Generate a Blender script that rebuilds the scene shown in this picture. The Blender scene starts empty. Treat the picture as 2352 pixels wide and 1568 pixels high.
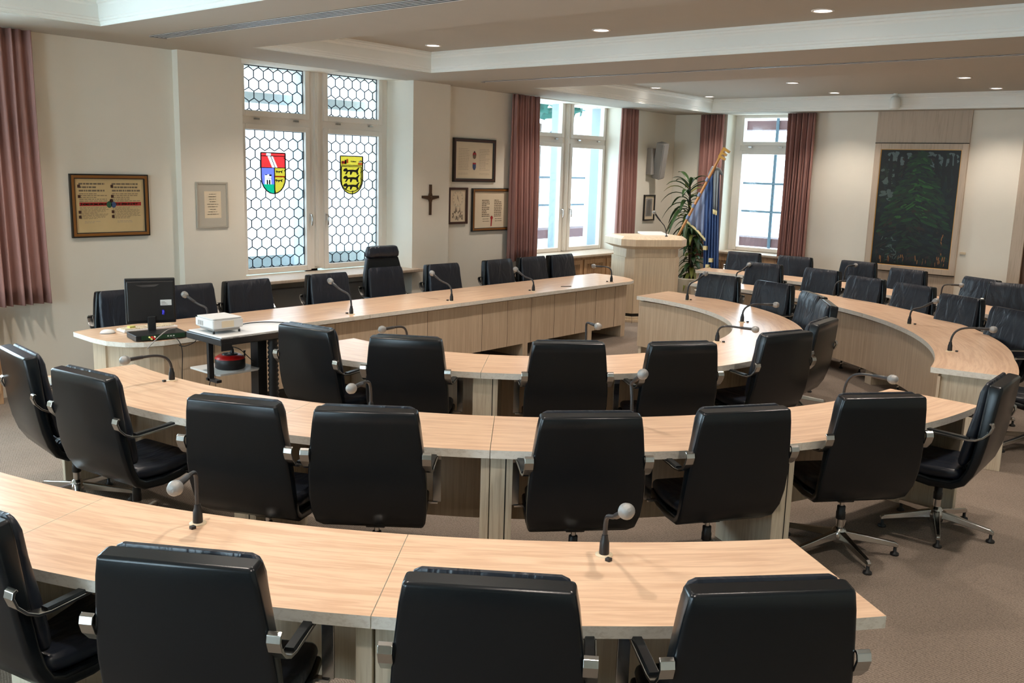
import bpy, bmesh, math, random
from math import sin, cos, pi, radians, hypot, atan2
from mathutils import Vector, Matrix
random.seed(7)
S = bpy.context.scene
COL = S.collection

# ------------------------------------------------------------------ camera
CAM_H = 2.15
cd = bpy.data.cameras.new('camera'); cam = bpy.data.objects.new('camera', cd); COL.objects.link(cam)
cd.sensor_width = 36.0; cd.lens = 2148.75 / 2352 * 36.0; cd.clip_end = 200; cd.clip_start = 0.05
_a, _b, _g = radians(40.67), radians(10.50), radians(-1.66)
_f = Vector((cos(_a)*cos(_b), sin(_a)*cos(_b), -sin(_b)))
_r = Vector((sin(_a), -cos(_a), 0)); _d = _f.cross(_r)
_r2 = cos(_g)*_r + sin(_g)*_d; _d2 = -sin(_g)*_r + cos(_g)*_d
M = Matrix((( _r2.x, -_d2.x, -_f.x, 0), (_r2.y, -_d2.y, -_f.y, 0), (_r2.z, -_d2.z, -_f.z, CAM_H), (0, 0, 0, 1)))
cam.matrix_world = M
S.camera = cam

# ------------------------------------------------------------------ world, exposure, big lights
S.view_settings.view_transform = 'Standard'; S.view_settings.look = 'None'
S.view_settings.gamma = 1.0; S.view_settings.use_curve_mapping = False
S.view_settings.exposure = 0.27
try:
    S.cycles.use_denoising = True; S.cycles.max_bounces = 8; S.cycles.diffuse_bounces = 5
    S.cycles.glossy_bounces = 4; S.cycles.transparent_max_bounces = 12; S.cycles.sample_clamp_indirect = 6
    S.cycles.caustics_reflective = False; S.cycles.caustics_refractive = False
except Exception: pass
W = bpy.data.worlds.new('sky'); S.world = W; W.use_nodes = True
bg = W.node_tree.nodes['Background']; bg.inputs[0].default_value = (0.64, 0.86, 1.0, 1); bg.inputs[1].default_value = 19.0
LAMP_W = 108.0           # each halogen downlight
LAMP_C = (1.0, 0.87, 0.76)
def portal(loc, rot, sx, sy):
    l = bpy.data.lights.new('daylight_portal', 'AREA'); l.shape = 'RECTANGLE'; l.size = sx; l.size_y = sy
    o = bpy.data.objects.new('daylight_portal', l); COL.objects.link(o); o.location = loc; o.rotation_euler = rot
    l.cycles.is_portal = True
portal((6.94, 9.42, 2.05), (radians(-90), 0, 0), 2.3, 2.3)
portal((11.5, 9.42, 2.05), (radians(-90), 0, 0), 2.3, 2.3)
portal((2.0, 9.42, 2.05), (radians(-90), 0, 0), 2.3, 2.3)
portal((-3.62, 6.6, 2.0), (0, radians(-90), 0), 2.3, 2.5)
portal((-3.62, 2.6, 2.0), (0, radians(-90), 0), 2.3, 2.5)
portal((15.0, 7.1, 2.05), (0, radians(90), 0), 2.3, 1.3)

# ------------------------------------------------------------------ materials
def lin(c): return tuple((x/12.92 if x <= .04045 else ((x+.055)/1.055)**2.4) for x in c)
def rgb(r, g, b): return lin((r/255., g/255., b/255.)) + (1,)
def mat(name, col, rough=.5, metal=0., spec=.5, bump=None, emit=None, coat=0., var=None, trans=None):
    m = bpy.data.materials.new(name); m.use_nodes = True; nt = m.node_tree; b = nt.nodes['Principled BSDF']
    b.inputs['Base Color'].default_value = col if len(col) == 4 else tuple(col)+(1,)
    b.inputs['Roughness'].default_value = rough; b.inputs['Metallic'].default_value = metal
    b.inputs['Specular IOR Level'].default_value = spec
    if coat: b.inputs['Coat Weight'].default_value = coat; b.inputs['Coat Roughness'].default_value = .15
    tc = nt.nodes.new('ShaderNodeTexCoord')
    n = nt.nodes.new('ShaderNodeTexNoise'); nt.links.new(tc.outputs['Object'], n.inputs['Vector'])
    n.inputs['Scale'].default_value = (bump[0] if bump else 30.); n.inputs['Detail'].default_value = 4
    if bump:
        bp = nt.nodes.new('ShaderNodeBump'); bp.inputs['Strength'].default_value = bump[1]; bp.inputs['Distance'].default_value = bump[2]
        nt.links.new(n.outputs['Fac'], bp.inputs['Height']); nt.links.new(bp.outputs['Normal'], b.inputs['Normal'])
    v = .06 if var is None else var
    if not emit and v > 0:
        n2 = nt.nodes.new('ShaderNodeTexNoise'); nt.links.new(tc.outputs['Object'], n2.inputs['Vector']); n2.inputs['Scale'].default_value = 6.
        mx = nt.nodes.new('ShaderNodeMix'); mx.data_type = 'RGBA'; c = b.inputs['Base Color'].default_value
        mx.inputs['A'].default_value = tuple(x*(1-v) for x in c[:3])+(1,); mx.inputs['B'].default_value = tuple(min(1, x*(1+v)) for x in c[:3])+(1,)
        nt.links.new(n2.outputs['Fac'], mx.inputs['Factor']); nt.links.new(mx.outputs['Result'], b.inputs['Base Color'])
    if emit:
        b.inputs['Emission Color'].default_value = tuple(col[:3])+(1,); b.inputs['Emission Strength'].default_value = emit
    return m
def wood(name, c1, c2, scale, rough=.35, coord='Object', spec=.5, streak=.5):
    """stretched noise grain between two tones"""
    m = bpy.data.materials.new(name); m.use_nodes = True; nt = m.node_tree; b = nt.nodes['Principled BSDF']
    tc = nt.nodes.new('ShaderNodeTexCoord'); mp = nt.nodes.new('ShaderNodeMapping'); mp.inputs['Scale'].default_value = scale
    nt.links.new(tc.outputs[coord], mp.inputs['Vector'])
    n1 = nt.nodes.new('ShaderNodeTexNoise'); n1.inputs['Scale'].default_value = 1.; n1.inputs['Detail'].default_value = 6; n1.inputs['Distortion'].default_value = .8
    nt.links.new(mp.outputs[0], n1.inputs['Vector'])
    mp2 = nt.nodes.new('ShaderNodeMapping'); mp2.inputs['Scale'].default_value = tuple(s*4 for s in scale)
    nt.links.new(tc.outputs[coord], mp2.inputs['Vector'])
    n2 = nt.nodes.new('ShaderNodeTexNoise'); n2.inputs['Scale'].default_value = 1.; n2.inputs['Detail'].default_value = 3
    nt.links.new(mp2.outputs[0], n2.inputs['Vector'])
    ad = nt.nodes.new('ShaderNodeMath'); ad.operation = 'MULTIPLY_ADD'; ad.inputs[1].default_value = streak; nt.links.new(n2.outputs['Fac'], ad.inputs[0]); nt.links.new(n1.outputs['Fac'], ad.inputs[2])
    cr = nt.nodes.new('ShaderNodeValToRGB'); e = cr.color_ramp.elements
    e[0].position = .55; e[0].color = c2; e[1].position = .78; e[1].color = c1
    nt.links.new(ad.outputs[0], cr.inputs[0]); nt.links.new(cr.outputs[0], b.inputs['Base Color'])
    b.inputs['Roughness'].default_value = rough; b.inputs['Specular IOR Level'].default_value = spec
    bp = nt.nodes.new('ShaderNodeBump'); bp.inputs['Strength'].default_value = .08; bp.inputs['Distance'].default_value = .002
    nt.links.new(n2.outputs['Fac'], bp.inputs['Height']); nt.links.new(bp.outputs['Normal'], b.inputs['Normal'])
    return m
def leather(name, col, rough, wr=0.):
    m = bpy.data.materials.new(name); m.use_nodes = True; nt = m.node_tree; b = nt.nodes['Principled BSDF']
    tc = nt.nodes.new('ShaderNodeTexCoord')
    n = nt.nodes.new('ShaderNodeTexNoise'); n.inputs['Scale'].default_value = 260; n.inputs['Detail'].default_value = 2
    nt.links.new(tc.outputs['Object'], n.inputs['Vector'])
    bp = nt.nodes.new('ShaderNodeBump'); bp.inputs['Strength'].default_value = .12; bp.inputs['Distance'].default_value = .001
    nt.links.new(n.outputs['Fac'], bp.inputs['Height'])
    last = bp
    if wr:
        mp = nt.nodes.new('ShaderNodeMapping'); mp.inputs['Scale'].default_value = (9, 3, 3.2); mp.inputs['Rotation'].default_value = (0, radians(22), 0); nt.links.new(tc.outputs['Object'], mp.inputs['Vector'])
        oi = nt.nodes.new('ShaderNodeObjectInfo'); va = nt.nodes.new('ShaderNodeVectorMath'); va.operation = 'ADD'
        nt.links.new(mp.outputs[0], va.inputs[0]); sc = nt.nodes.new('ShaderNodeMath'); sc.operation = 'MULTIPLY'; sc.inputs[1].default_value = 40
        nt.links.new(oi.outputs['Random'], sc.inputs[0]); nt.links.new(sc.outputs[0], va.inputs[1])
        n2 = nt.nodes.new('ShaderNodeTexNoise'); n2.inputs['Scale'].default_value = 1; n2.inputs['Detail'].default_value = 3; n2.inputs['Distortion'].default_value = .7
        nt.links.new(va.outputs[0], n2.inputs['Vector'])
        b2 = nt.nodes.new('ShaderNodeBump'); b2.inputs['Strength'].default_value = wr; b2.inputs['Distance'].default_value = .03
        nt.links.new(n2.outputs['Fac'], b2.inputs['Height']); nt.links.new(bp.outputs['Normal'], b2.inputs['Normal']); last = b2
    nt.links.new(last.outputs['Normal'], b.inputs['Normal'])
    b.inputs['Base Color'].default_value = col; b.inputs['Roughness'].default_value = rough; b.inputs['Specular IOR Level'].default_value = .40 if not wr else .5
    return m
def glass(name, tint=(1, 1, 1), gl=.06, bumpy=0.):
    m = bpy.data.materials.new(name); m.use_nodes = True; nt = m.node_tree
    for x in list(nt.nodes):
        if x.type != 'OUTPUT_MATERIAL': nt.nodes.remove(x)
    out = nt.nodes['Material Output']
    t = nt.nodes.new('ShaderNodeBsdfTransparent'); t.inputs[0].default_value = tuple(tint)+(1,)
    g = nt.nodes.new('ShaderNodeBsdfGlossy'); g.inputs['Roughness'].default_value = .05
    if bumpy:
        n = nt.nodes.new('ShaderNodeTexNoise'); n.inputs['Scale'].default_value = 45; n.inputs['Detail'].default_value = 2
        tc = nt.nodes.new('ShaderNodeTexCoord'); nt.links.new(tc.outputs['Object'], n.inputs['Vector'])
        bp = nt.nodes.new('ShaderNodeBump'); bp.inputs['Strength'].default_value = bumpy; nt.links.new(n.outputs['Fac'], bp.inputs['Height']); nt.links.new(bp.outputs['Normal'], g.inputs['Normal'])
    mx = nt.nodes.new('ShaderNodeMixShader'); mx.inputs[0].default_value = gl
    nt.links.new(t.outputs[0], mx.inputs[1]); nt.links.new(g.outputs[0], mx.inputs[2]); nt.links.new(mx.outputs[0], out.inputs[0])
    return m
MT = {}
MT['wall'] = mat('wall_paint', rgb(232, 226, 212), .85, bump=(220, .15, .003), var=.02)
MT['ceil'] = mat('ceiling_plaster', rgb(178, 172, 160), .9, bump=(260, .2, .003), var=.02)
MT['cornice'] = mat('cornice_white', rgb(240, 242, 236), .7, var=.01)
MT['white'] = mat('window_white', rgb(236, 232, 224), .35, var=.01)
MT['top'] = wood('bleached_oak_top', rgb(228, 196, 166), rgb(208, 172, 142), (2.0, 30, 1), .28, 'UV', streak=.35)
MT['edge'] = wood('bleached_oak_edge', rgb(234, 230, 220), rgb(218, 212, 200), (30, 30, 60), .4)
MT['panel'] = wood('bleached_oak_panel', rgb(208, 188, 162), rgb(194, 172, 146), (40, 40, 1.6), .45, streak=.3)
MT['post'] = wood('bleached_oak_post', rgb(216, 204, 182), rgb(194, 178, 154), (34, 34, 1.6), .45)
MT['lectern'] = wood('lectern_oak', rgb(222, 204, 176), rgb(208, 188, 160), (40, 40, 1.5), .45, streak=.3)
MT['radwood'] = wood('cabinet_oak', rgb(190, 150, 112), rgb(160, 122, 88), (26, 26, 1.6), .45)
MT['frameoak'] = wood('greige_oak', rgb(190, 172, 152), rgb(176, 158, 138), (30, 30, 1.6), .5)
MT['darkgap'] = mat('shadow_gap', rgb(20, 18, 16), .8)
MT['leather'] = leather('black_leather', (.0035, .0055, .0075, 1), .27)
MT['leather_soft'] = leather('black_leather_cushion_sheen_tint', (.009, .013, .022, 1), .36, .85)  # black leather; bluish daylight sheen is put into the base colour
MT['chrome'] = mat('chrome', (.62, .60, .58, 1), .16, 1., var=0)
MT['dchrome'] = mat('polished_steel_band', (.50, .49, .47, 1), .20, 1., var=0)
MT['blackpl'] = mat('black_plastic', (.012, .012, .013, 1), .4)
MT['blackmt'] = mat('black_metal', (.015, .015, .016, 1), .35)
MT['mesh'] = mat('silver_microphone_grille', (.30, .30, .29, 1), .45, .4, bump=(420, .5, .002), var=.15)
MT['mic'] = mat('microphone_grey', (.035, .035, .037, 1), .35, .2)
MT['plate'] = mat('beige_plate', rgb(214, 196, 166), .5)
MT['curtain'] = mat('dusty_rose_cloth', rgb(164, 122, 114), .9, bump=(300, .3, .002), var=.08)
MT['glass'] = glass('window_glass')
MT['dimglass'] = glass('grey_glass', (.58, .58, .58), .05)
MT['leadglass'] = glass('textured_glass', (.42, .41, .41), .05, .4)
MT['lead'] = mat('dark_lead', (.03, .05, .07, 1), .5, .3)
MT['lamp'] = mat('halogen_glow', (1., .93, .90, 1), .5, emit=9.)
MT['trimring'] = mat('lamp_ring', rgb(225, 215, 205), .4)
MT['grey'] = mat('grey_plastic', rgb(150, 146, 142), .5)
MT['ltgrey'] = mat('light_grey_plastic', rgb(226, 226, 224), .4)
MT['paper'] = mat('ivory_paper', rgb(226, 210, 182), .7, var=.03)
MT['parch'] = mat('parchment', rgb(206, 180, 132), .7, var=.08)
MT['ink'] = mat('ink', rgb(120, 104, 84), .7)
MT['inklt'] = mat('pale_ink', rgb(168, 152, 132), .7)
MT['red'] = mat('red_paint', rgb(168, 40, 40), .6)
MT['dred'] = mat('red_plastic', rgb(200, 24, 20), .35)
MT['yel'] = mat('yellow_paper', rgb(214, 208, 120), .6)
MT['blue'] = mat('blue_paint', rgb(60, 80, 120), .6)
MT['green'] = mat('green_paint', rgb(40, 90, 60), .6)
MT['frblk'] = mat('black_frame_wood', rgb(30, 26, 20), .35)
MT['frgold'] = mat('gilt_frame_wood', rgb(140, 92, 40), .35, .2)
MT['frbrn'] = mat('dark_brown_frame_wood', rgb(66, 34, 20), .35)
MT['frgrey'] = mat('grey_frame', rgb(176, 170, 156), .5)
MT['matgrey'] = mat('grey_mount_board', rgb(186, 180, 166), .8)
MT['bronze'] = mat('dark_bronze', rgb(84, 62, 44), .4, .5)
MT['gold'] = mat('gold_wood', rgb(218, 160, 70), .35, .2)
MT['polewood'] = mat('flagpole_wood', rgb(206, 146, 88), .4)
MT['flag'] = mat('blue_silk', rgb(58, 84, 132), .55, var=.12)
MT['flaglt'] = mat('pale_blue_silk', rgb(132, 142, 170), .55, var=.1)
MT['flaggrey'] = mat('grey_blue_ribbon', rgb(126, 132, 136), .6)
MT['fringe'] = mat('cream_fringe', rgb(222, 204, 150), .8)
MT['leaf'] = mat('dark_green_leaf', rgb(46, 74, 34), .4, var=.35)
MT['leafy'] = mat('yellow_green_leaf', rgb(120, 124, 50), .45, var=.3)
MT['stem'] = mat('brown_stem', rgb(70, 50, 34), .7)
MT['pot'] = mat('cream_pot', rgb(214, 204, 184), .5)
MT['soil'] = mat('dark_soil', rgb(40, 26, 18), .9)
MT['radiator'] = mat('radiator_panel', rgb(150, 146, 140), .6)
MT['scaf'] = mat('galvanised_tube', (.04, .07, .095, 1), .5, .2)
MT['board'] = mat('scaffold_board', (.08, .035, .038, 1), .7)
MT['foliage'] = mat('outdoor_foliage', (.012, .08, .06, 1), .7, var=.3)
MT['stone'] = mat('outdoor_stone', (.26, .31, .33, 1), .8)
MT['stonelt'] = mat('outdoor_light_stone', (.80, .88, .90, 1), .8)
MT['redp'] = mat('outdoor_red', (.1, .02, .02, 1), .7)
MT['door'] = wood('dark_door_wood', rgb(120, 88, 66), rgb(98, 70, 50), (26, 26, 1.6), .45)
def stain(name, c): return glass(name, c, .03)
MT['s_red'] = stain('stained_red', (.66, .14, .14)); MT['s_blue'] = stain('stained_blue', (.30, .32, .80))
MT['s_green'] = stain('stained_green', (.06, .46, .32)); MT['s_yel'] = stain('stained_yellow', (.58, .50, .14))
MT['s_wht'] = stain('clear_stained_glass', (.97, .98, .98)); MT['s_brn'] = stain('stained_brown', (.5, .4, .15)); MT['s_blk'] = mat('stained_black', (.01, .01, .012, 1), .5)
# carpet
def carpet():
    m = bpy.data.materials.new('woven_carpet'); m.use_nodes = True; nt = m.node_tree; b = nt.nodes['Principled BSDF']
    tc = nt.nodes.new('ShaderNodeTexCoord')
    mp = nt.nodes.new('ShaderNodeMapping'); mp.inputs['Rotation'].default_value = (0, 0, radians(18)); nt.links.new(tc.outputs['Object'], mp.inputs['Vector'])
    ch = nt.nodes.new('ShaderNodeTexVoronoi'); ch.inputs['Scale'].default_value = 95; ch.inputs['Randomness'].default_value = .25; nt.links.new(mp.outputs[0], ch.inputs['Vector'])
    n = nt.nodes.new('ShaderNodeTexNoise'); n.inputs['Scale'].default_value = 2.2; n.inputs['Detail'].default_value = 5; nt.links.new(tc.outputs['Object'], n.inputs['Vector'])
    cr = nt.nodes.new('ShaderNodeValToRGB'); e = cr.color_ramp.elements
    e[0].position = .1; e[0].color = rgb(166, 152, 138); e[1].position = .7; e[1].color = rgb(108, 96, 86)
    nt.links.new(ch.outputs['Distance'], cr.inputs[0])
    mx = nt.nodes.new('ShaderNodeMix'); mx.data_type = 'RGBA'; mx.blend_type = 'MULTIPLY'; mx.inputs['Factor'].default_value = .3
    nt.links.new(cr.outputs[0], mx.inputs['A']); nt.links.new(n.outputs['Fac'], mx.inputs['B']); nt.links.new(mx.outputs['Result'], b.inputs['Base Color'])
    bp = nt.nodes.new('ShaderNodeBump'); bp.inputs['Strength'].default_value = .4; bp.inputs['Distance'].default_value = .004
    nt.links.new(ch.outputs['Distance'], bp.inputs['Height']); nt.links.new(bp.outputs['Normal'], b.inputs['Normal'])
    b.inputs['Roughness'].default_value = .95; b.inputs['Specular IOR Level'].default_value = .15
    return m
MT['carpet'] = carpet()

# ------------------------------------------------------------------ mesh helpers
class MB:
    def __init__(s): s.v = []; s.f = []; s.mi = []; s.uv = []; s.mats = []; s.sm = []
    def m(s, k):
        if k not in s.mats: s.mats.append(k)
        return s.mats.index(k)
    def add(s, vs, fs, k, smooth=False, uvs=None):
        o = len(s.v); s.v += [tuple(p) for p in vs]; i = s.m(k)
        for q, f in enumerate(fs):
            s.f.append(tuple(o+x for x in f)); s.mi.append(i); s.sm.append(smooth)
            s.uv.append([uvs[x] for x in f] if uvs else None)
    def box(s, x0, x1, y0, y1, z0, z1, k, M=None):
        vs = [(x, y, z) for z in (z0, z1) for x, y in ((x0, y0), (x1, y0), (x1, y1), (x0, y1))]
        if M: vs = [tuple(M @ Vector(p)) for p in vs]
        s.add(vs, [(0, 3, 2, 1), (4, 5, 6, 7), (0, 1, 5, 4), (1, 2, 6, 5), (2, 3, 7, 6), (3, 0, 4, 7)], k)
    def prism(s, pts, z0, z1, k, ktop=None, M=None, uvf=None):
        n = len(pts); vs = [(x, y, z0) for x, y in pts]+[(x, y, z1) for x, y in pts]
        if M: vs = [tuple(M @ Vector(p)) for p in vs]
        s.add(vs, [tuple(range(n-1, -1, -1))]+[(i, (i+1) % n, n+(i+1) % n, n+i) for i in range(n)], k)
        uv = [uvf(x, y) for x, y in pts]*2 if uvf else None
        s.add(vs, [tuple(range(n, 2*n))], ktop or k, uvs=uv)
    def tube(s, path, r, k, n=10, cap=True):
        P = [Vector(p) for p in path]; R = r if isinstance(r, (list, tuple)) else [r]*len(P)
        vs = []; up = None
        for i, p in enumerate(P):
            t = (P[min(i+1, len(P)-1)]-P[max(i-1, 0)]).normalized()
            if up is None: up = Vector((0, 0, 1)) if abs(t.z) < .9 else Vector((1, 0, 0))
            a = t.cross(up).normalized(); b = a.cross(t); up = b
            for j in range(n):
                q = 2*pi*j/n; vs.append(p+R[i]*(cos(q)*a+sin(q)*b))
        fs = [(i*n+j, i*n+(j+1) % n, (i+1)*n+(j+1) % n, (i+1)*n+j) for i in range(len(P)-1) for j in range(n)]
        fs = [tuple(reversed(f)) for f in fs]
        s.add(vs, fs, k, True)
        if cap:
            s.add(vs[:n], [tuple(range(n))], k); s.add(vs[-n:], [tuple(range(n-1, -1, -1))], k)
    def cyl(s, x, y, z0, z1, r, k, n=20, r2=None):
        s.lathe([(r, z0), (r if r2 is None else r2, z1)], k, n, (x, y), True, False)
    def lathe(s, prof, k, n=20, c=(0, 0), cap=True, smooth=True, M=None):
        vs = [(c[0]+r*cos(2*pi*j/n), c[1]+r*sin(2*pi*j/n), z) for r, z in prof for j in range(n)]
        if M: vs = [tuple(M @ Vector(p)) for p in vs]
        fs = [(i*n+j, i*n+(j+1) % n, (i+1)*n+(j+1) % n, (i+1)*n+j) for i in range(len(prof)-1) for j in range(n)]
        s.add(vs, fs, k, True)
        if cap:
            s.add(vs[:n], [tuple(range(n-1, -1, -1))], k); s.add(vs[-n:], [tuple(range(n))], k)
    def build(s, name, parent=None, loc=None, rot=None):
        me = bpy.data.meshes.new(name); me.from_pydata(s.v, [], s.f)
        for k in s.mats: me.materials.append(MT[k])
        me.polygons.foreach_set('material_index', s.mi); me.polygons.foreach_set('use_smooth', s.sm)
        if any(u for u in s.uv):
            ul = me.uv_layers.new(name='UVMap'); i = 0
            for p, u in zip(me.polygons, s.uv):
                for q, li in enumerate(p.loop_indices): ul.data[li].uv = u[q] if u else (0, 0)
        me.update()
        o = bpy.data.objects.new(name, me); COL.objects.link(o)
        if parent: o.parent = parent
        if loc: o.location = loc
        if rot: o.rotation_euler = rot
        return o
def bevel(o, w=.004, seg=2):
    b = o.modifiers.new('bevel', 'BEVEL'); b.width = w; b.segments = seg; b.limit_method = 'ANGLE'; b.angle_limit = radians(40); b.use_clamp_overlap = True
    return o
def thing(name, label, cat, loc=(0, 0, 0), rz=0, group=None):
    o = bpy.data.objects.new(name, None); COL.objects.link(o); o.location = loc; o.rotation_euler = (0, 0, rz)
    o.empty_display_size = .1; return tag(o, label, cat, group)
def tag(o, label, cat, group=None):
    o['label'] = label; o['category'] = cat
    if group: o['group'] = group
    return o
def struct(o): o['kind'] = 'structure'; return o
def dup(root, loc, rz, label=None, group=None):
    r = root.copy(); COL.objects.link(r); r.location = loc; r.rotation_euler = (0, 0, rz)
    if label: r['label'] = label
    if group: r['group'] = group
    for ch in list(root.children):
        c = ch.copy(); COL.objects.link(c); c.parent = r
        for g in ch.children:
            d = g.copy(); COL.objects.link(d); d.parent = c
    return r

# ================================================================== ROOM
X0, X1, Y0, Y1 = -3.0, 14.3, -1.6, 8.72
zc = lambda x: 3.215-.0065*x            # the soffit falls a little towards the far wall
b = MB(); b.box(X0-.3, X1+.6, Y0-.3, Y1+.7, -.12, 0, 'carpet'); struct(b.build('floor'))
YO = 9.40                                # outer face of the left wall
b = MB()
def wl(x0, x1, y, z0=0, z1=3.6): b.box(x0, x1, y, YO, z0, z1, 'wall')
wl(X0-.3, .85, 8.72); wl(.85, 3.25, 8.72, 0, .86); wl(.85, 3.25, 8.72, 3.19)
wl(3.25, 4.95, 8.72); wl(4.95, 5.66, 8.62)
wl(5.66, 8.06, 8.84, 0, .84); wl(5.66, 8.06, 8.62, 3.17)
wl(8.06, 8.70, 8.62); wl(8.70, 10.3, 8.72)
wl(10.3, 12.68, 8.72, 0, .84); wl(10.3, 12.68, 8.72, 3.135); wl(12.68, X1+.7, 8.72)
struct(b.build('wall_left'))
XO = 15.0
b = MB()
def wf(y0, y1, z0=0, z1=3.6): b.box(14.3, XO, y0, y1, z0, z1, 'wall')
wf(7.73, 8.72); wf(6.55, 7.73, 0, .86); wf(6.55, 7.73, 3.12); wf(3.22, 6.55); wf(2.1, 3.22, 2.9); wf(Y0-.3, 2.1)
struct(b.build('wall_far'))
b = MB(); b.box(X0-.3, XO, Y0-.3, Y0, 0, 3.6, 'wall'); struct(b.build('wall_right'))
b = MB()
for y0, y1, z0, z1 in ((Y0, 1.4, 0, 3.6), (1.4, 3.8, 0, .86), (1.4, 3.8, 3.15, 3.6), (3.8, 5.4, 0, 3.6), (5.4, 7.8, 0, .86), (5.4, 7.8, 3.15, 3.6), (7.8, Y1, 0, 3.6)): b.box(X0-.55, X0, y0, y1, z0, z1, 'wall')
struct(b.build('wall_back'))

# ceiling: soffit with three coffers
COF = [(.3, 3.80, -1.0, 7.79), (5.24, 7.55, -1.0, 7.79), (9.42, 13.98, -1.0, 7.86)]
DZ = .215
b = MB()
def plate(x0, x1, y0, y1, dz=0.):
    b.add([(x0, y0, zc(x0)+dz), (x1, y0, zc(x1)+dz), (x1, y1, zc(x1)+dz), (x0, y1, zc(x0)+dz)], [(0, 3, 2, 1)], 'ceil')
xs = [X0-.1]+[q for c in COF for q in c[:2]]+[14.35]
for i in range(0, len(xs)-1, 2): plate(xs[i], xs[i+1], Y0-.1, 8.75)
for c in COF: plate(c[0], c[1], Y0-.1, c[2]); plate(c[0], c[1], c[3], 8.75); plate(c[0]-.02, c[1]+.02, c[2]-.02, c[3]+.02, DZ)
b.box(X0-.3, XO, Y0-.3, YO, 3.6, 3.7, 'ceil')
struct(b.build('ceiling'))
PROF = [(0, 0), (-.004, .012), (.004, .02), (.004, .034), (.014, .04), (.014, .055), (.022, .062), (.026, .15), (.034, .165), (.048, .172), (.05, .188), (.062, .194), (.064, .215)]
for n, (x0, x1, y0, y1) in enumerate(COF):   # moulded cornices
    b = MB(); vs = []
    for d, z in PROF:
        for x, y in ((x0+d, y0+d), (x1-d, y0+d), (x1-d, y1-d), (x0+d, y1-d)): vs.append((x, y, zc(x)+z))
    fs = [(i*4+j, i*4+(j+1) % 4, (i+1)*4+(j+1) % 4, (i+1)*4+j) for i in range(len(PROF)-1) for j in range(4)]
    b.add(vs, [tuple(reversed(f)) for f in fs], 'cornice'); struct(b.build('trim_%d' % (n+1)))

# slot vents in the soffit
def vent(x0, x1, y0, y1, lab, ns):
    t = thing('ceiling_vent', lab, 'vent', ((x0+x1)/2, (y0+y1)/2, zc(x0)), 0, 'slot vents in the ceiling beams')
    w, h = (x1-x0)/2, (y1-y0)/2
    b = MB(); b.box(-w, w, -h, h, -.003, .004, 'darkgap'); b.build('slot', t)
    b = MB()
    for i in range(ns+1):
        x = -w+2*w*i/ns; b.box(x-.005, x+.005, -h, h, -.005, -.0035, 'ltgrey')
    b.box(-w, w, -h-.01, -h, -.012, 0, 'grey'); b.box(-w, w, h, h+.01, -.012, 0, 'grey'); b.build('louvre', t)
vent(4.30, 4.46, -.6, 7.93, 'wide dark louvred slot vent in the nearer ceiling beam', 4)
vent(8.50, 8.56, -.6, 7.90, 'narrow dark slot vent in the ceiling beam before the far coffer', 1)

# downlights
def downlight(lab, loc, first=[None]):
    if first[0] is None:
        t = thing('downlight', lab, 'ceiling light', loc, 0, 'recessed ceiling downlights')
        b = MB(); b.lathe([(.085, 0), (.085, -.006), (.068, -.008), (.066, 0)], 'trimring', 28, cap=False); b.build('ring', t)
        b = MB(); b.lathe([(.066, -.002), (.0661, -.0015)], 'lamp', 28); b.build('lamp_disc', t)
        first[0] = t
    else: t = dup(first[0], loc, 0, lab)
    l = bpy.data.lights.new('halogen', 'SPOT'); l.energy = LAMP_W*(.80 if loc[0] > 11 else 1.); l.color = LAMP_C; l.spot_size = radians(114); l.spot_blend = .7; l.shadow_soft_size = .06
    o = bpy.data.objects.new('halogen', l); COL.objects.link(o); o.location = (loc[0], loc[1], loc[2]-.02); return t
DL = [('downlight left in the middle coffer, nearest the hexagon-paned window', 7.10, 7.30), ('downlight in the centre of the middle coffer', 7.08, 5.14),
      ('large downlight right in the middle coffer, nearest the upper right', 7.09, 3.10),
      ('leftmost downlight in the far coffer, in front of the clear window', 11.9, 7.72), ('far left downlight beside the far cornice, above the flag', 13.45, 7.72),
      ('downlight in the far coffer, middle of its nearer row', 11.95, 5.55), ('downlight in the far coffer, middle of its rear row', 13.45, 5.60),
      ('downlight right in the far coffer, on its nearer row', 12.1, 3.48), ('rightmost downlight, rear row of the far coffer', 13.5, 3.48)]
for lab, x, y in DL: downlight(lab, (x, min(y, 7.62), zc(x)+DZ-.001))
for x, y in [(7.09, 1.0), (5.7, 7.3), (5.7, 5.14), (5.7, 3.1), (5.7, 1.0), (12.0, 1.3), (13.5, 1.3), (10.2, 7.55), (10.2, 5.5), (10.2, 3.4), (10.2, 1.3),
             (1.1, 7.2), (1.1, 5.0), (1.1, 2.9), (1.1, .8), (3.0, 7.2), (3.0, 5.0), (3.0, 2.9), (3.0, .8)]:
    co = 'near' if x < 4 else 'middle' if x < 8 else 'far'; ro = 'camera-side' if x in (1.1, 5.7, 10.2) else 'far-side'
    if x == 10.2: ro = 'hidden third'
    if x == 12.0: ro = 'centre'
    po = 'by the windows' if y > 6.5 else 'left of centre' if y > 4 else 'right of centre' if y > 2 else 'at the right wall'
    downlight('downlight hidden from view in the %s coffer, %s row, %s' % (co, ro, po), (x, y, zc(x)+DZ-.001))

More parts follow.
